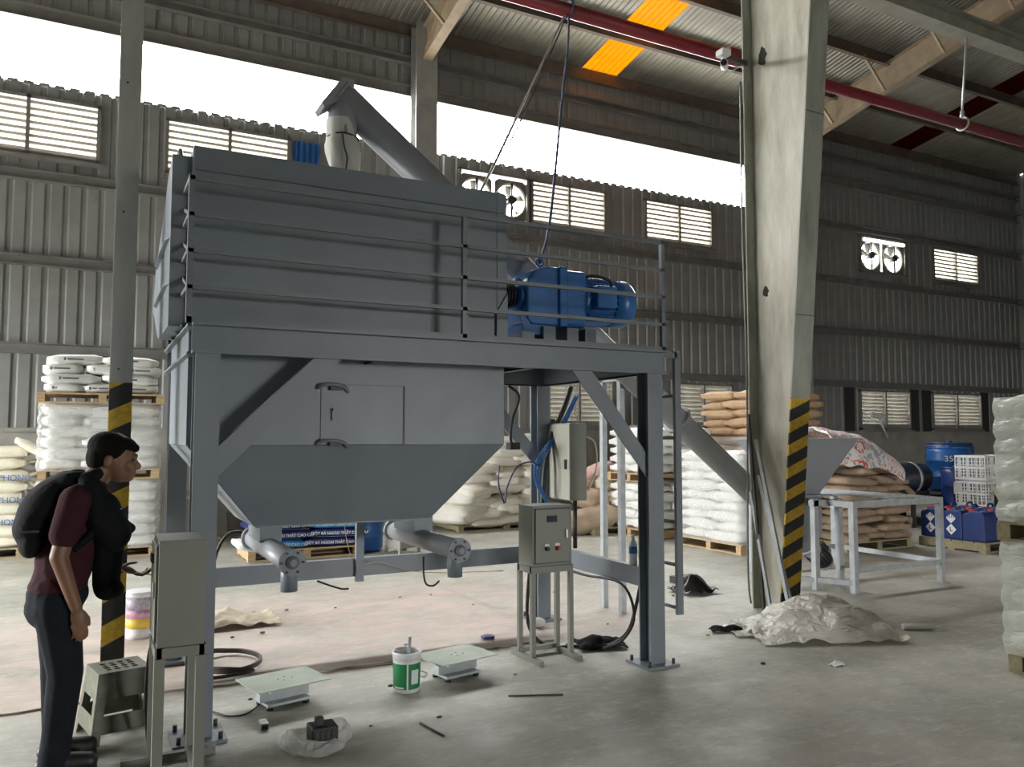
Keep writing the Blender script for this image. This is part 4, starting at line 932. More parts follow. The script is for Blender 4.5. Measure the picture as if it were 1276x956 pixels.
# pallet of printed blue bags under the mixer
G6 = 'printed blue sacks'
pallet(1.75, 3.2, 10.35, 11.2, 0, 'pallet carrying the printed blue sacks under the mixer', WOOD)
for l in range(4):
    for i in range(2):
        off = .08*(l % 2); x = 2.12+.72*i+off; y = 10.68; z = .13+.115*(l+.5)
        if l == 3 and i == 0: x += .3
        o = inst('sack', R.choice(sacks(.76, .62, .125, NAVY if (l+i) % 3 else SKYB)), None, (x, y, z), (0, R.uniform(-.03, .03)-(.1 if l == 3 else 0), R.uniform(-.04, .04)))
        tag(o, 'glossy blue printed sack, %s in the %s layer on the pallet under the mixer' % (['left', 'right'][i], ORD[l]), 'sack', G6)
        q = text('print', 'BỘT BẢ NGOẠI THẤT CAO CẤP', .05, WPLAST, None, (0, 0, 0), (0, 0, 0)); q.parent = o
        q.matrix_local = Matrix.Translation((0, -.318, -.005)) @ Matrix.Rotation(PI/2, 4, 'X')
        for z_ in (.066,): b = MB().bx(-.32, .32, -.25, .25, z_-.002, z_); q = b.build('print_band', WPLAST if (l+i) % 2 else SKYB); q.parent = o
o = inst('sack', sack_mesh(.55, .5, .1, 3, WHITES), None, (2.75, 10.3, .62), (.1, -.1, .3)); tag(o, 'white and blue empty bag crumpled on the blue sacks', 'sack')
o = inst('crumpled_bag', sack_mesh(.35, .25, .12, 8, mat('bag_white', (.8, .82, .88), .3, bump=.8, bscale=15)), None, (1.9, 10.5, .66), (.3, .3, .3)); tag(o, 'crumpled white bag near the left discharge screw', 'bag')
tag(inst('crumpled_bag', sack_mesh(.4, .3, .1, 11, MATS['bag_white']), None, (1.75, 10.25, .22), (.2, .2, .2)), 'crumpled blue and white bag at the pallet corner under the mixer', 'bag')

# rag heap behind the conveyor legs
rg = [(7.1, 10.9, .22, .9, .6, .4, BURLAP), (7.7, 10.9, .3, .9, .6, .3, RAG), (7.8, 11.0, .52, .8, .6, .25, RAG), (7.3, 11.1, .55, .7, .6, .35, BURLAP), (7.6, 11.15, .78, .7, .5, .3, RAG), (7.15, 11.2, .82, .5, .4, .22, mat('pink_rag', (.5, .33, .3), .85, bump=.5)), (8.1, 11.0, .35, .6, .5, .35, RAG), (8.0, 11.2, .85, .6, .4, .3, BURLAP), (7.5, 11.2, 1.0, .5, .4, .2, MATS['pink_rag'])]
for i, (x, y, z, a, c_, h, m) in enumerate(rg):
    o = inst('cloth_bundle', sack_mesh(a, c_, h, 40+i, m), None, (x, y, z), (R.uniform(-.2, .2), R.uniform(-.3, .3), R.uniform(-.5, .5))); tag(o, ['dark burlap bundle low at left', 'cream bundle lowest in the middle', 'cream bundle second from below at right', 'burlap bundle in the middle left', 'cream bundle below the topmost one', 'pink rag at the upper left', 'cream bundle low at the right end', 'burlap bundle high at the right end', 'pink rag on the very top'][i]+' of the cloth heap', 'cloth', 'cloth bundles behind the platform')
pallet(7.0, 8.4, 10.6, 11.6, 0, 'old pallet under the cloth bundles', WOODD, h=.12)
o = MB().ell((0, 0, 0), (.42, .3, .5), 18, 12).build('black_tarpaulin_bundle', BLACK, loc=(0, 0, 0)); o.location = (8.35, 11.4, 1.25); tag(o, 'rounded black tarpaulin bundle above the cloth heap', 'tarpaulin')
tag(MB().bx(8.05, 8.35, 11.0, 11.3, 1.0, 1.25).build('cardboard_box', WOOD, loc=(8.2, 11.15, 1.0), bevel=.01), 'small cardboard box on the cloth heap by the platform leg', 'box')
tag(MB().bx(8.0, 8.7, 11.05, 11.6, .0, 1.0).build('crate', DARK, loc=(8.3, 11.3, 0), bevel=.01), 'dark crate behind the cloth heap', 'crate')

# ------------------------------------------------------------------ right background clutter
def drum(name, label, x, y, z, r, h, m, n=28):
    d = thing(name, label, 'drum', (x, y, z))
    MB().lathe((x, y, z), [(r*.9, 0), (r, .04), (r, h*.3), (r*1.03, h*.32), (r*1.03, h*.35), (r, h*.37), (r, h*.68), (r*1.03, h*.7), (r*1.03, h*.73), (r, h*.75), (r, h*.92), (r*.92, h)], n).build('shell', m, d)
    MB().lathe((x, y, z+h), [(r*.94, -.01), (r*.94, .02), (r*.85, .02)], n).build('rim', m, d)
    for a in (.6, 3.7): MB().cyl((x+r*.55*math.cos(a), y+r*.55*math.sin(a), z+h), (x+r*.55*math.cos(a), y+r*.55*math.sin(a), z+h+.05), .05, n=12).build('bung', m, d)
    return d
d = drum('plastic_drum', 'big bright blue drum with chalked number on the dark bench', 14.12, 9.5, .55, .37, .78, BLUEL)
dv = (Vector((0, 0))-Vector((14.12, 9.5))).normalized()
text('chalk_number', '35', .15, WPLAST, d, (14.12+dv.x*.4-.0, 9.5+dv.y*.4, 1.14), (PI/2, 0, math.atan2(dv.y, dv.x)+PI/2))
drum('plastic_drum', 'dull blue drum standing behind the bright one', 14.75, 9.9, .55, .42, .86, mat('dull_blue_plastic', (.015, .05, .15), .45))
d = drum('tall_drum', 'narrow dark blue drum with white label beside the wire crates', 13.2, 8.75, 0, .24, 1.0, BLUED)
dv = (Vector((0, 0))-Vector((13.2, 8.75))).normalized(); q = MB().bar(Vector((13.2+dv.x*.247-.0, 8.75+dv.y*.247, .58)), Vector((13.2+dv.x*.247, 8.75+dv.y*.247, .78)), .1, .02, (dv.x, dv.y, 0)).build('drum_label', WPLAST, d)
bn = thing('work_bench', 'low dark steel bench under the bright blue drum', 'bench', (13.6, 9.5, 0))
MB().bx(12.4, 15.2, 9.0, 10.3, .49, .54).build('bench_top', DARK, bn)
for x in (12.45, 13.75, 15.1):
    for y in (9.05, 10.2): MB().bx(x-.03, x+.03, y-.03, y+.03, 0, .49).build('leg', DARK, bn)
# black motor-like drum and tyres
mt = thing('spare_motor', 'dark blue-black spare motor lying on the bench', 'motor', (12.8, 9.4, .54))
MB().lathe((12.35, 9.4, .82), [(.1, -.1), (.2, -.02), (.26, .05), (.26, .4), (.28, .42), (.28, .48), (.25, .5), (.25, .8), (.18, .86)], 24, 'X').build('housing', mat('dark_motor', (.015, .02, .035), .3), mt)
MB().lathe((12.78, 9.4, .82), [(.285, 0), (.285, .07)], 24, 'X').build('band', GALV, mt)
MB().bx(12.4, 13.1, 9.2, 9.6, .54, .6).build('foot', DARK, mt)
for x, y, z, lab in ((12.6, 10.8, 1.12, 'left dark tyre-like ring leaning on the plinth'), (13.2, 10.8, 1.18, 'right dark tyre-like ring leaning on the plinth')):
    o = MB(); n, k = 24, 10; P = []
    for i in range(n):
        t_ = 2*PI*i/n
        for j in range(k): s_ = 2*PI*j/k; r_ = .26+.08*math.cos(s_); P.append((r_*math.cos(t_), r_*math.sin(t_), .07*math.sin(s_)))
    o.add(P, [(i*k+j, ((i+1) % n)*k+j, ((i+1) % n)*k+(j+1) % k, i*k+(j+1) % k) for i in range(n) for j in range(k)], True)
    q = o.build('ring', BLACK); q.location = (x, y, z); q.rotation_euler = (1.0, .5, 0); tag(q, lab, 'ring', 'dark rings by the plinth')
tag(MB().bx(12.0, 14.2, 10.5, 11.2, 0, .92).build('dark_crate', DARK, loc=(13, 10.8, 0), bevel=.02), 'long dark crate under the dark rings', 'crate')
drum('pink_bucket', 'small dusty pink bucket with white lid beside the rings', 12.15, 10.6, .92, .22, .35, PINKL)
tag(MB().lathe((12.15, 10.6, 1.27), [(.25, 0), (.27, .03), (.2, .09), (.02, .1)], 20).build('bucket_lid', WPLAST, loc=(12.15, 10.6, 1.27)), 'white lid lying askew on the pink bucket', 'lid')
tag(MB().bx(11.9, 12.35, 10.2, 10.6, 0, .9).build('dark_box', DARK, loc=(12.1, 10.4, 0), bevel=.02), 'dark box under the pink bucket', 'box')
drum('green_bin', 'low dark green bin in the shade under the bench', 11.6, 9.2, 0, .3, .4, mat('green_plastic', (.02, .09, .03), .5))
# squeegee on the plinth
s = thing('squeegee', 'white-headed squeegee leaning on the plinth wall', 'squeegee', (17.3, 13.8, 1.6))
MB().tube([(18.15, 13.85, 1.5), (17.75, 13.8, 2.05)], .02, 8).build('handle', WPLAST, s); MB().bar((17.5, 13.8, 2.1), (17.95, 13.8, 2.02), .05, .14).build('head', WPLAST, s)
# folded striped sheet on the brown stack
FAB = bpy.data.materials.new('striped_sheet'); FAB.use_nodes = True
nt = FAB.node_tree; N = nt.nodes; L = nt.links; b_ = N['Principled BSDF']; tc = N.new('ShaderNodeTexCoord'); vo = N.new('ShaderNodeTexNoise'); vo.inputs['Scale'].default_value = 5.5; vo.inputs['Detail'].default_value = 1; vo.inputs['Distortion'].default_value = 1.5
rp = N.new('ShaderNodeValToRGB'); rp.color_ramp.interpolation = 'CONSTANT'
els = rp.color_ramp.elements; els[0].color = (.35, .4, .5, 1); els[0].position = 0; els[1].color = (.78, .76, .74, 1); els[1].position = .42
e_ = els.new(.56); e_.color = (.6, .12, .1, 1); e_ = els.new(.62); e_.color = (.8, .78, .76, 1)
L.new(tc.outputs['Object'], vo.inputs['Vector']); L.new(vo.outputs[0], rp.inputs[0]); L.new(rp.outputs[0], b_.inputs['Base Color']); b_.inputs['Roughness'].default_value = .45
def cloth(name, label, cat, pts, m, th=.02, sub=2, seed=0, amp=.05, sc=6.0):
    """crumpled cloth: a grid through rows of control points, thick and wrinkled"""
    rows = [spline(r, 5) for r in pts]; cols = list(zip(*rows)); g = [spline(c, 5) for c in cols]
    rr = random.Random(seed); ph = [rr.uniform(0, 6) for _ in range(8)]
    V = []; a, c_ = len(g), len(g[0])
    for i in range(a):
        for j in range(c_):
            p = g[i][j]; q = amp*(math.sin(sc*p.x*1.3+ph[0]+2*math.sin(sc*p.y+ph[1]))*.5+math.sin(sc*2.1*p.y+ph[2]+1.5*math.sin(sc*1.7*p.x+ph[3]))*.35+math.sin(sc*3.7*(p.x+p.y)+ph[4])*.2)
            V.append(p+Vector((q*.3, q*.3, abs(q))))
    b = MB().add(V, [(i*c_+j, i*c_+j+1, (i+1)*c_+j+1, (i+1)*c_+j) for i in range(a-1) for j in range(c_-1)], True)
    o = b.build(name, m, loc=V[len(V)//2]); s = o.modifiers.new('thick', 'SOLIDIFY'); s.thickness = th
    if sub: ss = o.modifiers.new('sub', 'SUBSURF'); ss.levels = 1; ss.render_levels = 1
    return tag(o, label, cat)
cloth('striped_sheet', 'crumpled red, white and blue sheet thrown over the brown stack', 'sheet',
      [[(8.7, 7.4, 1.15), (9.1, 7.36, 1.1), (9.55, 7.34, 1.08), (9.95, 7.34, .92)], [(8.7, 7.5, 1.5), (9.15, 7.45, 1.42), (9.6, 7.42, 1.3), (10.02, 7.4, 1.06)], [(8.75, 7.85, 1.64), (9.2, 7.85, 1.6), (9.7, 7.8, 1.48), (10.1, 7.75, 1.2)], [(8.85, 8.25, 1.5), (9.3, 8.25, 1.52), (9.8, 8.25, 1.35), (10.15, 8.15, 1.1)]], FAB, .03, seed=4, amp=.09, sc=7)
for i, (x, y, z) in enumerate(((9.25, 7.95, 1.22), (9.65, 8.0, 1.17), (9.05, 8.0, 1.3))):
    o = inst('sack', sack_mesh(.6, .5, .22, 60+i, BROWN2), None, (x, y, z), (.1, .1*i, .3*i)); tag(o, ['middle', 'right', 'left'][i]+' brown sack propping up the striped sheet', 'sack', G3)
# stacked wire crates
cr = thing('wire_crate', 'stack of white wire-mesh plastic crates beside the tall blue drum', 'crate', (13.1, 8.2, 0))
for lv in range(3):
    z0, z1 = .42*lv+.0, .42*lv+.40; x0, x1, y0, y1 = 12.72, 13.6, 7.95, 8.45
    for z in (z0+.02, z1-.02, (z0+z1)/2): MB().bx(x0, x1, y0-.01, y0+.01, z-.018, z+.018).bx(x0, x1, y1-.01, y1+.01, z-.018, z+.018).bx(x0-.01, x0+.01, y0, y1, z-.018, z+.018).bx(x1-.01, x1+.01, y0, y1, z-.018, z+.018).build('band', WPLAST, cr)
    b = MB()
    for i in range(13): x = x0+(x1-x0)*i/12; b.bx(x-.008, x+.008, y0-.008, y0+.008, z0, z1).bx(x-.008, x+.008, y1-.008, y1+.008, z0, z1)
    for i in range(8): y = y0+(y1-y0)*i/7; b.bx(x0-.008, x0+.008, y-.008, y+.008, z0, z1).bx(x1-.008, x1+.008, y-.008, y+.008, z0, z1)
    for z in (z0+.1, z0+.15, z0+.25, z0+.3): b.bx(x0, x1, y0-.006, y0+.006, z-.006, z+.006).bx(x0-.006, x0+.006, y0, y1, z-.006, z+.006)
    o = b.build('mesh_bars', WPLAST, cr); o['kind'] = 'stuff'
tag(MB().bx(12.8, 13.4, 7.3, 7.93, .62, .65).build('cardboard_sheet', WOOD, loc=(12.7, 7.5, .62)), 'cardboard flap sticking out of the wire crates', 'cardboard')
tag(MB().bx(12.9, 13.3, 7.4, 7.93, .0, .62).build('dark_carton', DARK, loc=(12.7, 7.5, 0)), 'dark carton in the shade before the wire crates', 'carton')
# jerricans on a pallet
def jerrican(x, y, z, rz, label, labels=True):
    j = thing('jerrican', label, 'jerrican', (x, y, z), 'blue jerricans on the low pallet'); w, d, h = .31, .28, .40
    o_ = Vector((x, y, z)); rm = Matrix.Rotation(rz, 3, 'Z')
    def put(b, n, m, par=j, bev=0): b.v = [rm @ v+o_ for v in b.v]; return b.build(n, m, par, bevel=bev)
    bd = put(MB().prism([(-w/2, 0), (w/2, 0), (w/2, h*.9), (w/2-.03, h), (-.05, h), (-.09, h*.93), (-w/2+.03, h*.93), (-w/2, h*.86)], -d/2, d/2, 'Y'), 'body', BLUED, bev=.03)
    put(MB().tube(spline([(-.02, 0, h-.01), (0, 0, h+.04), (.08, 0, h+.045), (.12, 0, h-.01)]), .016, 8), 'handle', BLUED)
    put(MB().cyl((-.1, 0, h*.92), (-.1, 0, h+.012), .04, n=16), 'cap', REDP)
    if not labels: return
    lb = put(MB().prism([(-.0, .06), (.075, .135), (0, .21), (-.075, .135)], -d/2-.004, -d/2-.001, 'Y'), 'diamond_label', WPLAST)
    put(MB().bx(-.018, -.006, -d/2-.006, -d/2-.004, .115, .165).bx(-.018, .022, -d/2-.006, -d/2-.004, .105, .117), 'letter', DARK, lb)
    b = MB().prism([(0, .215), (.07, .285), (-.07, .285)], -d/2-.004, -d/2-.001, 'Y')
    for k in range(5): b.bx(-.062+.027*k, -.046+.027*k, -d/2-.004, -d/2-.001, .285, .30+.045*(1-abs(k-2)/2.4))
    put(b, 'crown_label', WPLAST)
pallet(10.55, 11.7, 6.62, 7.6, 0, 'pallet under the dark blue jerricans', WOODD)
k = 0
names = ['front', 'middle', 'rear']
for iy in range(3):
    for ix in range(3):
        jerrican(10.75+.36*ix, 6.83+.31*iy, .13, -PI/2 if ix == 0 else 0, '%s jerrican in the %s column on the pallet, dark blue with red cap' % (names[iy], ['left', 'centre', 'right'][ix]), ix < 2 and iy > 0)
tag(MB().bar((11.0, 6.45, .006), (11.25, 6.4, .006), .03, .01).build('paper_strip', WPLAST, loc=(11.1, 6.4, 0)), 'curled white paper strip on the floor before the jerricans', 'paper')
tag(MB().bar((11.2, 6.95, .125), (11.3, 6.6, .06), .2, .004, (1, 0, 0)).build('white_film_scrap', WPLAST, loc=(11.2, 6.6, .1)), 'scrap of white film hanging off the jerrican pallet', 'film')

# ------------------------------------------------------------------ left background under the mixer
st = thing('low_bench', 'dusty white-topped low bench behind the left platform leg', 'bench', (1.45, 13.2, 0))
MB().bx(1.1, 1.75, 12.9, 13.4, .62, .66).build('bench_top', RAG, st)
for x in (1.15, 1.65): MB().bx(x, x+.1, 12.95, 13.35, 0, .62).build('bench_leg', CONC, st)
tag(MB().bx(1.95, 2.6, 13.2, 13.6, 0, .35).build('concrete_block', CONC, loc=(2.2, 13.4, 0)), 'pale concrete block beside the low bench', 'block')
pallet(.75, 1.65, 11.9, 12.6, 0, 'grey empty pallet lying before the low bench', WOODD, along='Y')
# blue drum on its side and a small grey stool
drum('blue_keg', 'blue keg standing behind the tie beam between the screws', 3.32, 10.7, 0.02, .26, .62, BLUEL)
def stool(name, label, x, y, z, w, h, m, rz=0):
    s = thing(name, label, 'stool', (x, y, z)); o_ = Vector((x, y, z)); rm = Matrix.Rotation(rz, 3, 'Z'); t_ = w*.36
    def put(b, n, par=s): b.v = [rm @ v+o_ for v in b.v]; return b.build(n, m, par, bevel=.004)
    # perforated seat: a frame of bars between round-cornered holes
    b = MB(); gx = 6; cell = 2*t_/gx
    seat = []
    zt_, zb = h, h-.012
    for i in range(gx):
        for j in range(gx):
            cx, cy = -t_+cell*(i+.5), -t_+cell*(j+.5); hole = (1 <= i <= gx-2 and 1 <= j <= gx-2) or ((i in (0, gx-1)) ^ (j in (0, gx-1)) and False)
            if hole:
                n = 8; rad = cell*(.4 if (i+j) % 2 else .33); rim = []; inn = []
                for q in range(n):
                    a = 2*PI*q/n+PI/8; c_, s_ = math.cos(a), math.sin(a); f_ = cell/2/max(abs(c_), abs(s_)); rim.append((cx+c_*f_, cy+s_*f_, zt_)); inn.append((cx+c_*rad, cy+s_*rad, zt_))
                # corners
                b.add(rim+inn, [(q, (q+1) % n, n+(q+1) % n, n+q) for q in range(n)])
                b.add([(cx+sx_*cell/2, cy+sy_*cell/2, zt_) for sx_, sy_ in ((1, 1), (-1, 1), (-1, -1), (1, -1))]+rim, [(0, 4+0, 4+1), (1, 4+2, 4+3), (2, 4+4, 4+5), (3, 4+6, 4+7)])
                b.add(inn+[(p[0], p[1], zb) for p in inn], [(q, (q+1) % n, n+(q+1) % n, n+q) for q in range(n)])
            else: b.bx(cx-cell/2, cx+cell/2, cy-cell/2, cy+cell/2, zb, zt_)
    b.v = [rm @ v+o_ for v in b.v]; b.build('seat', m, s)
    for sx_, sy_ in ((1, 0), (-1, 0), (0, 1), (0, -1)):          # apron under the seat, flaring out
        q = 1.06; P = []
        for f_, zz in ((1.0, h), (1.11, h*.62)):
            for e in (-1, 1): P.append(((sx_ if sx_ else e)*t_*f_, (sy_ if sy_ else e)*t_*f_, zz))
        P2 = [(p[0]*.96, p[1]*.96, p[2]) for p in P]
        put(MB().add(P+P2, [(0, 1, 3, 2), (4, 6, 7, 5), (0, 4, 5, 1), (2, 3, 7, 6), (0, 2, 6, 4), (1, 5, 7, 3)]), 'apron')
    for sx_ in (-1, 1):
        for sy_ in (-1, 1):
            P = []
            for f_, zz, ww in ((1.0, h*.98, .055), (1.33, 0, .045)):
                cx, cy = sx_*t_*f_, sy_*t_*f_
                P += [(cx, cy, zz), (cx-sx_*ww, cy, zz), (cx-sx_*ww, cy-sy_*.012, zz), (cx-sx_*.012, cy-sy_*.012, zz), (cx-sx_*.012, cy-sy_*ww, zz), (cx, cy-sy_*ww, zz)]
            put(MB().add(P, [(0, 1, 2, 3, 4, 5), (11, 10, 9, 8, 7, 6)]+[(i, (i+1) % 6, 6+(i+1) % 6, 6+i) for i in range(6)]), 'leg')
    for sx_, sy_ in ((1, 0), (-1, 0), (0, 1), (0, -1)):          # lower band between the legs
        P = []
        for f_, zz in ((1.19, h*.40), (1.28, h*.15)):
            for e in (-1, 1): P.append(((sx_ if sx_ else e*.92)*t_*f_, (sy_ if sy_ else e*.92)*t_*f_, zz))
        P2 = [(p[0]*.96, p[1]*.96, p[2]) for p in P]
        put(MB().add(P+P2, [(0, 1, 3, 2), (4, 6, 7, 5), (0, 4, 5, 1), (2, 3, 7, 6), (0, 2, 6, 4), (1, 5, 7, 3)]), 'stretcher')
    return s
stool('plastic_stool', 'small dusty grey stool beyond the right discharge screw', 3.75, 10.35, 0, .36, .45, CONC, .3)
stool('plastic_stool', 'olive perforated plastic stool beside the person, foot of the striped post', .165, 4.8, 0, .35, .345, STOOLM, .22)

# ================================================================== things on the near floor
def scale_plate(cx, cy, rz, label):
    s = thing('weighing_plate', label, 'weighing scale', (cx, cy, 0), 'weighing plates under the discharge screws'); o_ = Vector((cx, cy, 0)); rm = Matrix.Rotation(rz, 3, 'Z')
    def put(b, n, m, par=s): b.v = [rm @ v+o_ for v in b.v]; return b.build(n, m, par)
    put(MB().bx(-.22, .22, -.17, .17, .132, .138), 'top_plate', PLATE)
    put(MB().bx(-.11, .11, -.08, .08, .09, .118), 'load_frame', GALV)
    put(MB().bx(-.15, .15, -.025, .025, .035, .09), 'load_cell', GALV)
    put(MB().bx(-.13, .13, -.09, .09, .02, .035), 'base_frame', GALV)
    for x in (-.11, .11):
        for y in (-.07, .07): put(MB().cyl((x, y, 0), (x, y, .02), .02, n=10), 'foot', BLACK)
    for x in (-.06, .06):
        for y in (-.05, .05): put(MB().cyl((x, y, .118), (x, y, .132), .012, n=8), 'spacer', DARK)
    for x, y in ((-.03, .01), (.02, .03), (.05, -.01), (-.01, -.03)): put(MB().cyl((x, y, .138), (x, y, .14), .005, n=6), 'screw_head', DARK)
scale_plate(1.035, 4.86, .22, 'pale green weighing plate under the left discharge screw')
scale_plate(2.14, 4.88, .2, 'pale green weighing plate half behind the white bucket')

bk = thing('plastic_bucket', 'white plastic bucket with green label and a stick in it', 'bucket', (1.755, 4.75, 0)); bx_, by_ = 1.755, 4.75
MB().lathe((bx_, by_, 0), [(.074, 0), (.078, .005), (.085, .2), (.09, .225), (.092, .235), (.087, .24), (.082, .22), (.074, .02), (.0, .018)], 28).build('pail', WPLAST, bk)
def arc_label(r0, r1, z0, z1, a0, a1, m, name, n=14):
    P = []
    for k in range(n+1):
        a = a0+(a1-a0)*k/n
        P += [(bx_+r0*math.cos(a), by_+r0*math.sin(a), z0), (bx_+r1*math.cos(a), by_+r1*math.sin(a), z1)]
    P2 = [(bx_+(p[0]-bx_)*.99, by_+(p[1]-by_)*.99, p[2]) for p in P]; k = len(P)
    return MB().add(P+P2, [(2*i, 2*i+2, 2*i+3, 2*i+1) for i in range(n)]+[(k+2*i+1, k+2*i+3, k+2*i+2, k+2*i) for i in range(n)], True).build(name, m, bk)
va = math.atan2(-by_, -bx_)
arc_label(.0815, .0855, .025, .175, va-1.7, va+1.7, GREENL, 'green_label')
arc_label(.0830, .0865, .02, .18, va+.0, va+.13, WPLAST, 'white_stripe')
arc_label(.0835, .087, .055, .14, va+.35, va+.95, mat('label_white', (.7, .75, .78), .5), 'text_panel')
arc_label(.0832, .0832, .03, .04, va-1.0, va-.2, WPLAST, 'thin_stripe')
arc_label(.0862, .088, .19, .225, va-3.1, va+3.1, mat('label_grey', (.6, .62, .62), .4), 'rim_band', 30)
MB().tube([(bx_+.01, by_+.02, .03), (bx_+.015, by_-.01, .32)], .011, 8).build('stick', GALV, bk)
MB().tube(spline([(bx_+.085, by_-.02, .11), (bx_+.115, by_-.04, .1), (bx_+.1, by_-.05, .08), (bx_+.08, by_-.04, .085)]), .006, 6).build('handle_grip', WPLAST, bk)

pbk = thing('paint_bucket', 'white pail with purple and yellow print behind the striped post', 'bucket', (.375, 6.9, .02))
for r0, r1, z0, z1, m, nme in ((.098, .1, .012, .09, WPLAST, 'pail_base'), (.1, .103, .09, .165, YELL, 'yellow_print'), (.103, .106, .165, .23, PINKL, 'pink_print'), (.106, .11, .23, .325, PURP, 'purple_print'), (.11, .113, .325, .35, WPLAST, 'pail_rim')):
    MB().lathe((.375, 6.9, 0), [(r0, z0), (r1, z1)], 26).build(nme, m, pbk)
MB().lathe((.375, 6.9, .35), [(.118, 0), (.118, .012), (.1, .016), (.02, .016)], 26).build('lid', WPLAST, pbk)

# clear bag with a black machine part
pb = thing('plastic_bag', 'clear plastic bag slumped open on the floor in the foreground', 'plastic bag', (1.04, 4.08, 0))
b = MB(); n = 26; P = []; lev = [(.15, .0), (.17, .015), (.168, .04), (.16, .065), (.15, .085), (.14, .09), (.13, .075), (.115, .05)]
for k, (r_, z) in enumerate(lev):
    for i in range(n):
        t_ = 2*PI*i/n; q = r_*(1+.09*math.sin(3*t_+k*.3)+.05*math.sin(7*t_+k)); P.append((1.04+q*math.cos(t_), 4.10+q*.85*math.sin(t_), max(.002, z*(1+.25*math.sin(2*t_+1)))))
b.add(P, [(k*n+i, k*n+(i+1) % n, k*n+n+(i+1) % n, k*n+n+i) for k in range(len(lev)-1) for i in range(n)], True).build('film', POLYC, pb)
mp_ = thing('motor_part', 'black boxy machine part inside the clear bag', 'machine part', (1.06, 4.06, 0))
MB().bx(.995, 1.125, 4.0, 4.12, .008, .125).build('body', BLACK, mp_, bevel=.006)
MB().bx(1.02, 1.06, 4.03, 4.07, .125, .165).build('knob', BLACK, mp_, bevel=.004)
MB().cyl((.965, 4.02, .035), (1.0, 4.02, .035), .025, n=12).build('stub', BLACK, mp_)
for i in range(4): MB().bx(1.01+.028*i, 1.018+.028*i, 3.995, 4.0, .02, .11).build('fin', DARK, mp_)
si = thing('digital_readout', 'small silver and black readout lying near the left plate', 'readout', (.856, 4.5, 0))
MB().bx(.836, .88, 4.46, 4.54, 0, .035).build('case', mat('silver_case', (.55, .55, .53), .3, .6), si, bevel=.004); MB().bx(.842, .874, 4.458, 4.46, .005, .028).build('window', BLACK, si); MB().bx(.843, .873, 4.5, 4.53, .035, .038).build('label', WPLAST, si)

# rags, bags, film
def grid_cloth(name, label, cat, cx, cy, w, d, rows, m, amp, sc, seed, th=.008, rz=0):
    pts = []; n = len(rows); k = len(rows[0]); c_, s_ = math.cos(rz), math.sin(rz)
    for i in range(n):
        r = []
        for j in range(k):
            x, y = w*(j/(k-1)-.5), d*(i/(n-1)-.5); r.append((cx+x*c_-y*s_, cy+x*s_+y*c_, rows[i][j]))
        pts.append(r)
    return cloth(name, label, cat, pts, m, th, 1, seed, amp, sc)
grid_cloth('floor_rag', 'cream rag crumpled on the floor behind the left cabinet', 'rag', 1.05, 7.0, .75, .45, [[.025, .03, .04, .02, .022], [.03, .10, .07, .05, .025], [.03, .08, .1, .04, .024], [.022, .03, .03, .025, .022]], RAG, .06, 22, 3)
grid_cloth('floor_rag', 'brown crumpled rag end beside the left cabinet', 'rag', .72, 6.75, .22, .3, [[.025, .03, .025], [.04, .1, .05], [.025, .05, .025]], BURLAP, .05, 26, 5)
grid_cloth('black_rag', 'dark cloth lying by the cable next to the right front leg', 'rag', 3.38, 5.06, .36, .26, [[.008, .01, .01, .006], [.01, .06, .05, .01], [.01, .05, .04, .01], [.006, .01, .01, .006]], CLOTHB, .03, 20, 6, rz=-.3)
grid_cloth('black_bag', 'shiny black plastic bag crumpled on the floor left of the column', 'bag', 5.35, 6.35, .38, .34, [[.006, .01, .01, .006], [.01, .14, .1, .01], [.01, .1, .13, .02], [.006, .01, .02, .006]], mat('black_film', (.01, .01, .011), .25), .05, 16, 8)
grid_cloth('black_gloves', 'pair of black work gloves lying before the cream column', 'gloves', 4.52, 4.97, .26, .1, [[.006, .008, .006, .008, .006], [.01, .03, .02, .03, .01], [.006, .01, .006, .01, .006]], CLOTHB, .02, 30, 9, .012, -.35)
tag(MB().prism([(5.28, 0), (5.48, 0), (5.45, .02), (5.4, .1), (5.3, .14)], 7.1, 7.3, 'Y').build('torn_card', RAG, loc=(5.4, 7.2, 0)), 'torn grey card standing on the floor behind the black bag', 'card')
tag(MB().bx(5.5, 5.75, 6.75, 6.9, 0, .07).build('dark_scrap', DARK, loc=(5.6, 6.8, 0)), 'dark angular scrap box by the black bag', 'scrap')
grid_cloth('polythene_sheet', 'big crumpled translucent plastic sheet heaped at the column foot', 'plastic sheet', 5.12, 4.62, 1.12, .8,
           [[.006, .008, .01, .01, .01, .008, .006], [.01, .05, .1, .14, .16, .12, .01], [.01, .06, .16, .22, .2, .16, .03], [.01, .04, .17, .24, .2, .1, .03], [.006, .02, .08, .1, .08, .03, .006]], POLY, .075, 9, 12, .004, -.42)
grid_cloth('polythene_tail', 'flat trailing end of the plastic sheet pointing left', 'plastic sheet', 4.78, 4.83, .55, .4, [[.004, .01, .03, .06], [.006, .03, .05, .08], [.004, .015, .03, .05]], POLY, .03, 10, 13, .004, -.45)
ti = thing('silicone_tube', 'white sealant tube lying beside the plastic sheet', 'tube', (5.95, 4.3, 0)); MB().cyl((5.82, 4.36, .026), (6.03, 4.24, .026), .025, n=12).build('barrel', WPLAST, ti); MB().cyl((6.03, 4.24, .026), (6.12, 4.19, .022), .01, .004, n=8).build('nozzle', WPLAST, ti)
grid_cloth('tissue_scrap', 'small white crumpled scrap on the open floor at right', 'paper scrap', 4.52, 3.9, .1, .06, [[.004, .006, .004], [.01, .03, .01], [.004, .006, .004]], WPLAST, .012, 60, 15)
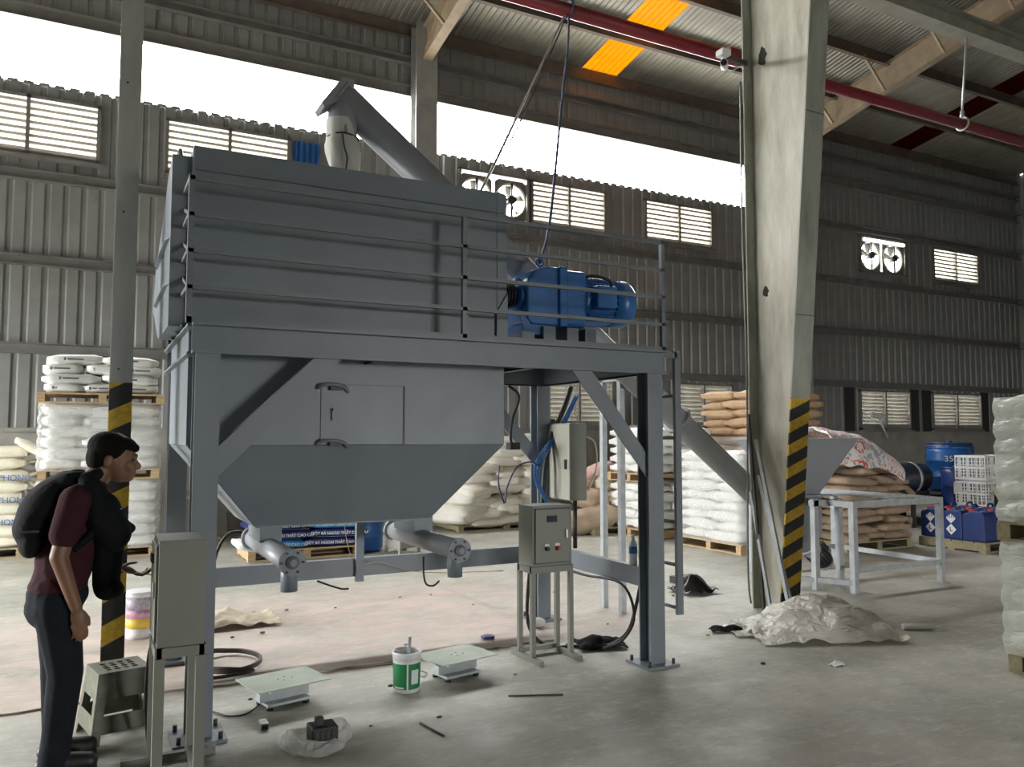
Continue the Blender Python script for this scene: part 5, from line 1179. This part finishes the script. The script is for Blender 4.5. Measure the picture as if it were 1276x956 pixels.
o = tag(MB().lathe((2.72, 5.6, .02), [(.05, 0), (.055, .012), (.04, .018)], 18).build('jar_lid', NAVY, loc=(2.72, 5.6, .02)), 'small dark round lid on the floor under the mixer', 'lid')
for i, (p, q, r_) in enumerate((((2.25, 4.35, .006), (2.55, 4.22, .006), .005), ((2.3, 4.33, .006), (2.44, 4.27, .006), .004), ((1.62, 4.17, .006), (1.66, 3.93, .006), .005), ((1.98, 5.3, .006), (1.55, 5.33, .006), .003))):
    tag(MB().cyl(p, q, r_, n=6).build('welding_rod', DARK, loc=p), ['longer thin rod of the pair lying in front of the small control stand', 'shorter thin rod of the pair lying in front of the small control stand', 'single thin rod on the floor right of the clear bag', 'thin rod at the slab edge behind the white bucket'][i], 'rod')
for i in range(26):
    x, y = R.uniform(.6, 5.2), R.uniform(4.0, 7.6); s_ = R.uniform(.008, .02)
    o = MB().ell((0, 0, 0), (s_*1.4, s_, s_*.6), 6, 4).build('debris_crumb', DARK if i % 3 else CONC); o.location = (x, y, s_*.3+(.02 if y > 5.4 and x < 3.2 else 0)); tag(o, 'tiny dark crumb of debris on the concrete floor', 'debris', 'debris crumbs on the floor')
bt = thing('water_bottle', 'clear water bottle with blue label on the tie beam', 'bottle', (3.44, 4.72, .64))
MB().lathe((3.44, 4.72, .64), [(.026, 0), (.03, .01), (.03, .14), (.012, .175), (.012, .19)], 16).build('bottle_body', mat('bottle_plastic', (.7, .75, .78), .15), bt); MB().lathe((3.44, 4.72, .72), [(.031, 0), (.031, .05)], 16).build('label', BLUE, bt); MB().cyl((3.44, 4.72, .83), (3.44, 4.72, .85), .014, n=12).build('cap', WPLAST, bt)
tag(MB().bx(3.2, 3.32, 5.75, 5.85, .02, .07).build('crumpled_cup', WPLAST, loc=(3.26, 5.8, 0), bevel=.02), 'crumpled white plastic cup at the foot of the rear leg', 'cup')

# steel strips leaning on the cream column
for i, (x0, y0, x1, y1, z1, w_) in enumerate(((5.27, 5.0, 5.36, 5.46, 1.52, .035), (5.33, 5.02, 5.34, 5.42, 1.2, .04), (5.2, 5.15, 5.32, 5.5, 1.05, .03), (5.24, 5.28, 5.33, 5.52, 1.75, .025))):
    tag(MB().bar((x0, y0, .008), (x1, y1, z1), w_, .02, (1, 0, 0)).build('steel_strip', GALV if i != 3 else DARK, loc=(x0, y0, 0)), ['tallest pale steel strip leaning on the cream column', 'shorter pale steel strip leaning on the cream column web', 'low steel strip leaning at the back flange of the column', 'dark thin strip standing at the rear of the column'][i], 'steel strip')
# security camera
cc = thing('security_camera', 'small white security camera on an arm left of the cream column', 'camera', (5.0, 5.35, 4.9))
MB().bar((5.36, 5.5, 5.06), (5.0, 5.36, 4.98), .04, .04).build('arm', DARK, cc)
MB().bx(4.9, 5.0, 5.3, 5.4, 4.97, 5.03).build('junction_box', WPLAST, cc, bevel=.01)
MB().cyl((4.95, 5.35, 4.97), (4.95, 5.35, 4.92), .02, n=12).build('neck', WPLAST, cc)
MB().cyl((4.99, 5.38, 4.9), (4.89, 5.28, 4.875), .034, n=18).build('camera_body', WPLAST, cc)
MB().cyl((4.89, 5.28, 4.875), (4.88, 5.27, 4.872), .027, n=18).build('lens', BLACK, cc)
MB().tube(spline([(4.99, 5.39, 4.9), (5.1, 5.42, 4.9), (5.22, 5.46, 4.97), (5.34, 5.5, 5.04)]), .006, 6).build('camera_cable', WPLAST, cc)

# ================================================================== the person
def remesh(b, name, m, parent, vox, smooth=4):
    o = b.build(name, m, parent)
    r_ = o.modifiers.new('fuse', 'REMESH'); r_.mode = 'VOXEL'; r_.voxel_size = vox; r_.use_smooth_shade = True
    if smooth: s_ = o.modifiers.new('soft', 'SMOOTH'); s_.iterations = smooth; s_.factor = .5
    return o
pe = thing('person', 'stooping person in maroon T-shirt and dark jeans reaching to the cabinet', 'person', (-.13, 4.45, 0))
yc, yn, yf = 4.45, 4.27, 4.64                                     # centre, near shoulder, far shoulder
b = MB()
ry = lambda a: Matrix.Rotation(a, 3, 'Y')
# head, tipped forward
b.ell((.095, yc, 1.465), (.098, .075, .105), 20, 14, ry(.25))
b.ell((.135, yc, 1.405), (.07, .06, .085), 16, 12, ry(.2))        # jaw
b.ell((.165, yc, 1.345), (.028, .03, .022))                       # chin
b.cap_((.195, yc, 1.43), (.213, yc, 1.398), .011, .015)           # nose
b.ell((.19, yc, 1.452), (.022, .05, .014))                        # brow
b.ell((.188, yc, 1.373), (.016, .024, .008)); b.ell((.184, yc, 1.358), (.016, .022, .008))   # lips
for s_ in (-1, 1):
    b.ell((.075, yc+s_*.077, 1.43), (.022, .012, .034), 10, 8, ry(.2)); b.ell((.165, yc+s_*.04, 1.405), (.03, .024, .03))
b.cap_((.055, yc, 1.40), (.0, yc, 1.30), .058, .066)              # neck
# trunk under the clothes
b.cap_((-.03, yc, 1.2), (-.1, yc, .9), .1, .09); b.cap_((-.03, yn+.06, 1.24), (-.03, yf-.06, 1.24), .07, .07)
# near arm hanging, far arm reaching
def arm(sh, el, wr): b.cap_(sh, el, .05, .041); b.cap_(el, wr, .041, .028)
arm((-.055, yn, 1.245), (-.115, yn-.025, 1.0), (-.04, yn-.01, .765))
arm((.0, yf, 1.235), (-.01, yf+.02, .98), (.135, yf-.07, .905))
# near hand, relaxed beside the pocket
def finger(pts, r0=.0085):
    for i in range(len(pts)-1): b.cap_(pts[i], pts[i+1], r0*(1-.08*i), r0*(1-.08*(i+1)), 8)
hx, hy, hz = -.04, yn-.01, .765
b.ell((hx+.012, hy, hz-.05), (.036, .017, .05), 12, 8, ry(-.2))
for k, (dx, ln) in enumerate(((-.022, .062), (-.004, .075), (.014, .078), (.032, .068))):
    finger([(hx+dx+.008, hy, hz-.085), (hx+dx+.018, hy+.004, hz-.085-ln*.45), (hx+dx+.016, hy+.016, hz-.085-ln*.8), (hx+dx+.008, hy+.026, hz-.085-ln)])
finger([(hx+.035, hy+.01, hz-.03), (hx+.055, hy+.014, hz-.06), (hx+.058, hy+.018, hz-.088)], .0095)
# far hand, palm up and open
gx, gy_, gz_ = .135, yf-.07, .905
b.ell((gx+.045, gy_-.01, gz_-.028), (.05, .038, .017), 12, 8, ry(.45))
for k, (dy, ln) in enumerate(((-.034, .062), (-.012, .076), (.01, .074), (.03, .06))):
    finger([(gx+.082, gy_-.01+dy, gz_-.05), (gx+.082+ln*.5, gy_-.012+dy*1.05, gz_-.058), (gx+.082+ln*.85, gy_-.012+dy*1.08, gz_-.047), (gx+.082+ln, gy_-.012+dy*1.08, gz_-.034)])
finger([(gx+.02, gy_-.04, gz_-.01), (gx+.05, gy_-.062, gz_+.008), (gx+.085, gy_-.066, gz_+.01)], .0095)
# lower body
for s_, kx in ((-1, -.06), (1, -.10)):
    b.cap_((-.115, yc+s_*.075, .77), (kx, yc+s_*.09, .45), .075, .056); b.cap_((kx, yc+s_*.09, .45), (-.105, yc+s_*.095, .08), .055, .036)
    b.cap_((-.115, yc+s_*.095, .05), (.035, yc+s_*.11, .035), .04, .032)
remesh(b, 'body', SKIN, pe, .006, 3)
# shirt
b = MB()
b.cap_((-.02, yc, 1.2), (-.12, yc, .84), .13, .12); b.ell((-.035, yc, 1.22), (.135, .17, .14)); b.ell((-.095, yc, .95), (.13, .165, .14)); b.ell((-.12, yc, .84), (.13, .165, .07))
b.cap_((-.03, yn+.04, 1.255), (-.03, yf-.04, 1.255), .078, .078)
b.cap_((-.055, yn+.005, 1.25), (-.095, yn-.02, 1.1), .075, .068); b.cap_((0, yf-.005, 1.245), (.0, yf+.015, 1.09), .075, .066)
b.cap_((-.02, yc, 1.3), (.012, yc, 1.325), .075, .07)
remesh(b, 'shirt', SHIRT, pe, .009, 6)
# jeans
b = MB()
b.ell((-.12, yc, .80), (.135, .165, .1)); b.ell((-.135, yc, .74), (.125, .16, .11))
for s_, kx in ((-1, -.075), (1, -.11)):
    b.cap_((-.12, yc+s_*.08, .76), (kx, yc+s_*.09, .45), .104, .078); b.cap_((kx, yc+s_*.09, .45), (-.105, yc+s_*.095, .1), .078, .064)
    b.cyl((-.105, yc+s_*.095, .12), (-.11, yc+s_*.095, .035), .066, .07, 16)
remesh(b, 'jeans', JEANS, pe, .009, 5)
for s_ in (-1, 1):
    b = MB().cap_((-.125, yc+s_*.095, .05), (.035, yc+s_*.112, .038), .048, .04); b.ell((-.145, yc+s_*.09, .04), (.045, .04, .04)); b.bx(-.175, .07, yc+s_*.1-.04, yc+s_*.1+.04, 0, .02)
    remesh(b, 'shoe', BLACK, pe, .008, 2)
# hair: cap over skull with a fringe
b = MB()
b.ell((.082, yc, 1.492), (.103, .084, .082), 20, 12, ry(.28)); b.ell((.03, yc, 1.445), (.055, .078, .07)); b.ell((.16, yc, 1.508), (.05, .066, .035), 14, 10, ry(.5)); b.ell((.195, yc, 1.49), (.022, .05, .022), 12, 8, ry(.6))
for s_ in (-1, 1): b.ell((.085, yc+s_*.07, 1.475), (.05, .014, .04))
remesh(b, 'hair', HAIR, pe, .007, 3)
for s_ in (-1, 1): MB().ell((.187, yc+s_*.033, 1.434), (.008, .013, .007)).build('eye', BLACK, pe)
# black jacket bundled on the chest, hanging over the far arm
b = MB()
b.cap_((.0, yc-.15, 1.32), (.05, yc-.17, 1.18), .05, .06); b.cap_((.05, yc-.12, 1.2), (.11, yc-.1, 1.08), .09, .08); b.ell((.09, yc-.05, 1.12), (.085, .14, .09)); b.cap_((.09, yc-.05, 1.05), (.085, yc+.02, .82), .075, .062); b.ell((.1, yc, .80), (.07, .1, .05)); b.cap_((.12, yc-.08, 1.12), (.185, yc-.06, 1.1), .05, .025); b.cap_((.0, yc+.1, 1.33), (.06, yc+.1, 1.12), .05, .07)
b.cap_((-.02, yc-.14, 1.345), (.03, yc-.1, 1.37), .035, .03)
remesh(b, 'jacket', CLOTHB, pe, .009, 5)
for p_ in ((.135, yc-.165, 1.205), (.16, yc-.12, 1.1)): MB().ell(p_, (.006, .006, .004), 8, 6).build('snap', GALV, pe)
tag(MB().cyl((.2, yf-.085, .862), (.3, yf-.1, .842), .004, n=8).build('test_pen', WPLAST, loc=(.2, yf-.085, .85)), 'thin pale pen held towards the cabinet by the stooping person', 'pen')
# backpack
bp_ = thing('backpack', 'black backpack worn high on the stooping person', 'backpack', (-.2, 4.45, 1.0))
b = MB()
rm = ry(.62)
b.ell((-.17, yc+.0, 1.235), (.1, .15, .17), 18, 12, ry(.75)); b.ell((-.225, yc, 1.15), (.085, .15, .12), 16, 10, ry(.5)); b.ell((-.235, yc, 1.06), (.06, .14, .085), 16, 10, ry(.1)); b.ell((-.09, yc, 1.325), (.075, .13, .06), 16, 10, ry(.3))
remesh(b, 'pack', CLOTHB, bp_, .009, 5)
MB().bx(-.27, -.2, yc-.155, yc-.145, 1.11, 1.12).build('zip', DARK, bp_)
for s_ in (-1, 1):
    b = MB(); q = spline([(-.1, yc+s_*.12, 1.36), (-.03, yc+s_*.125, 1.365), (.05, yc+s_*.13, 1.3), (.06, yc+s_*.12, 1.22), (.02, yc+s_*.13, 1.1), (-.06, yc+s_*.13, 1.02)]); b.tube(q, .018, 8).build('strap', CLOTHB, bp_)
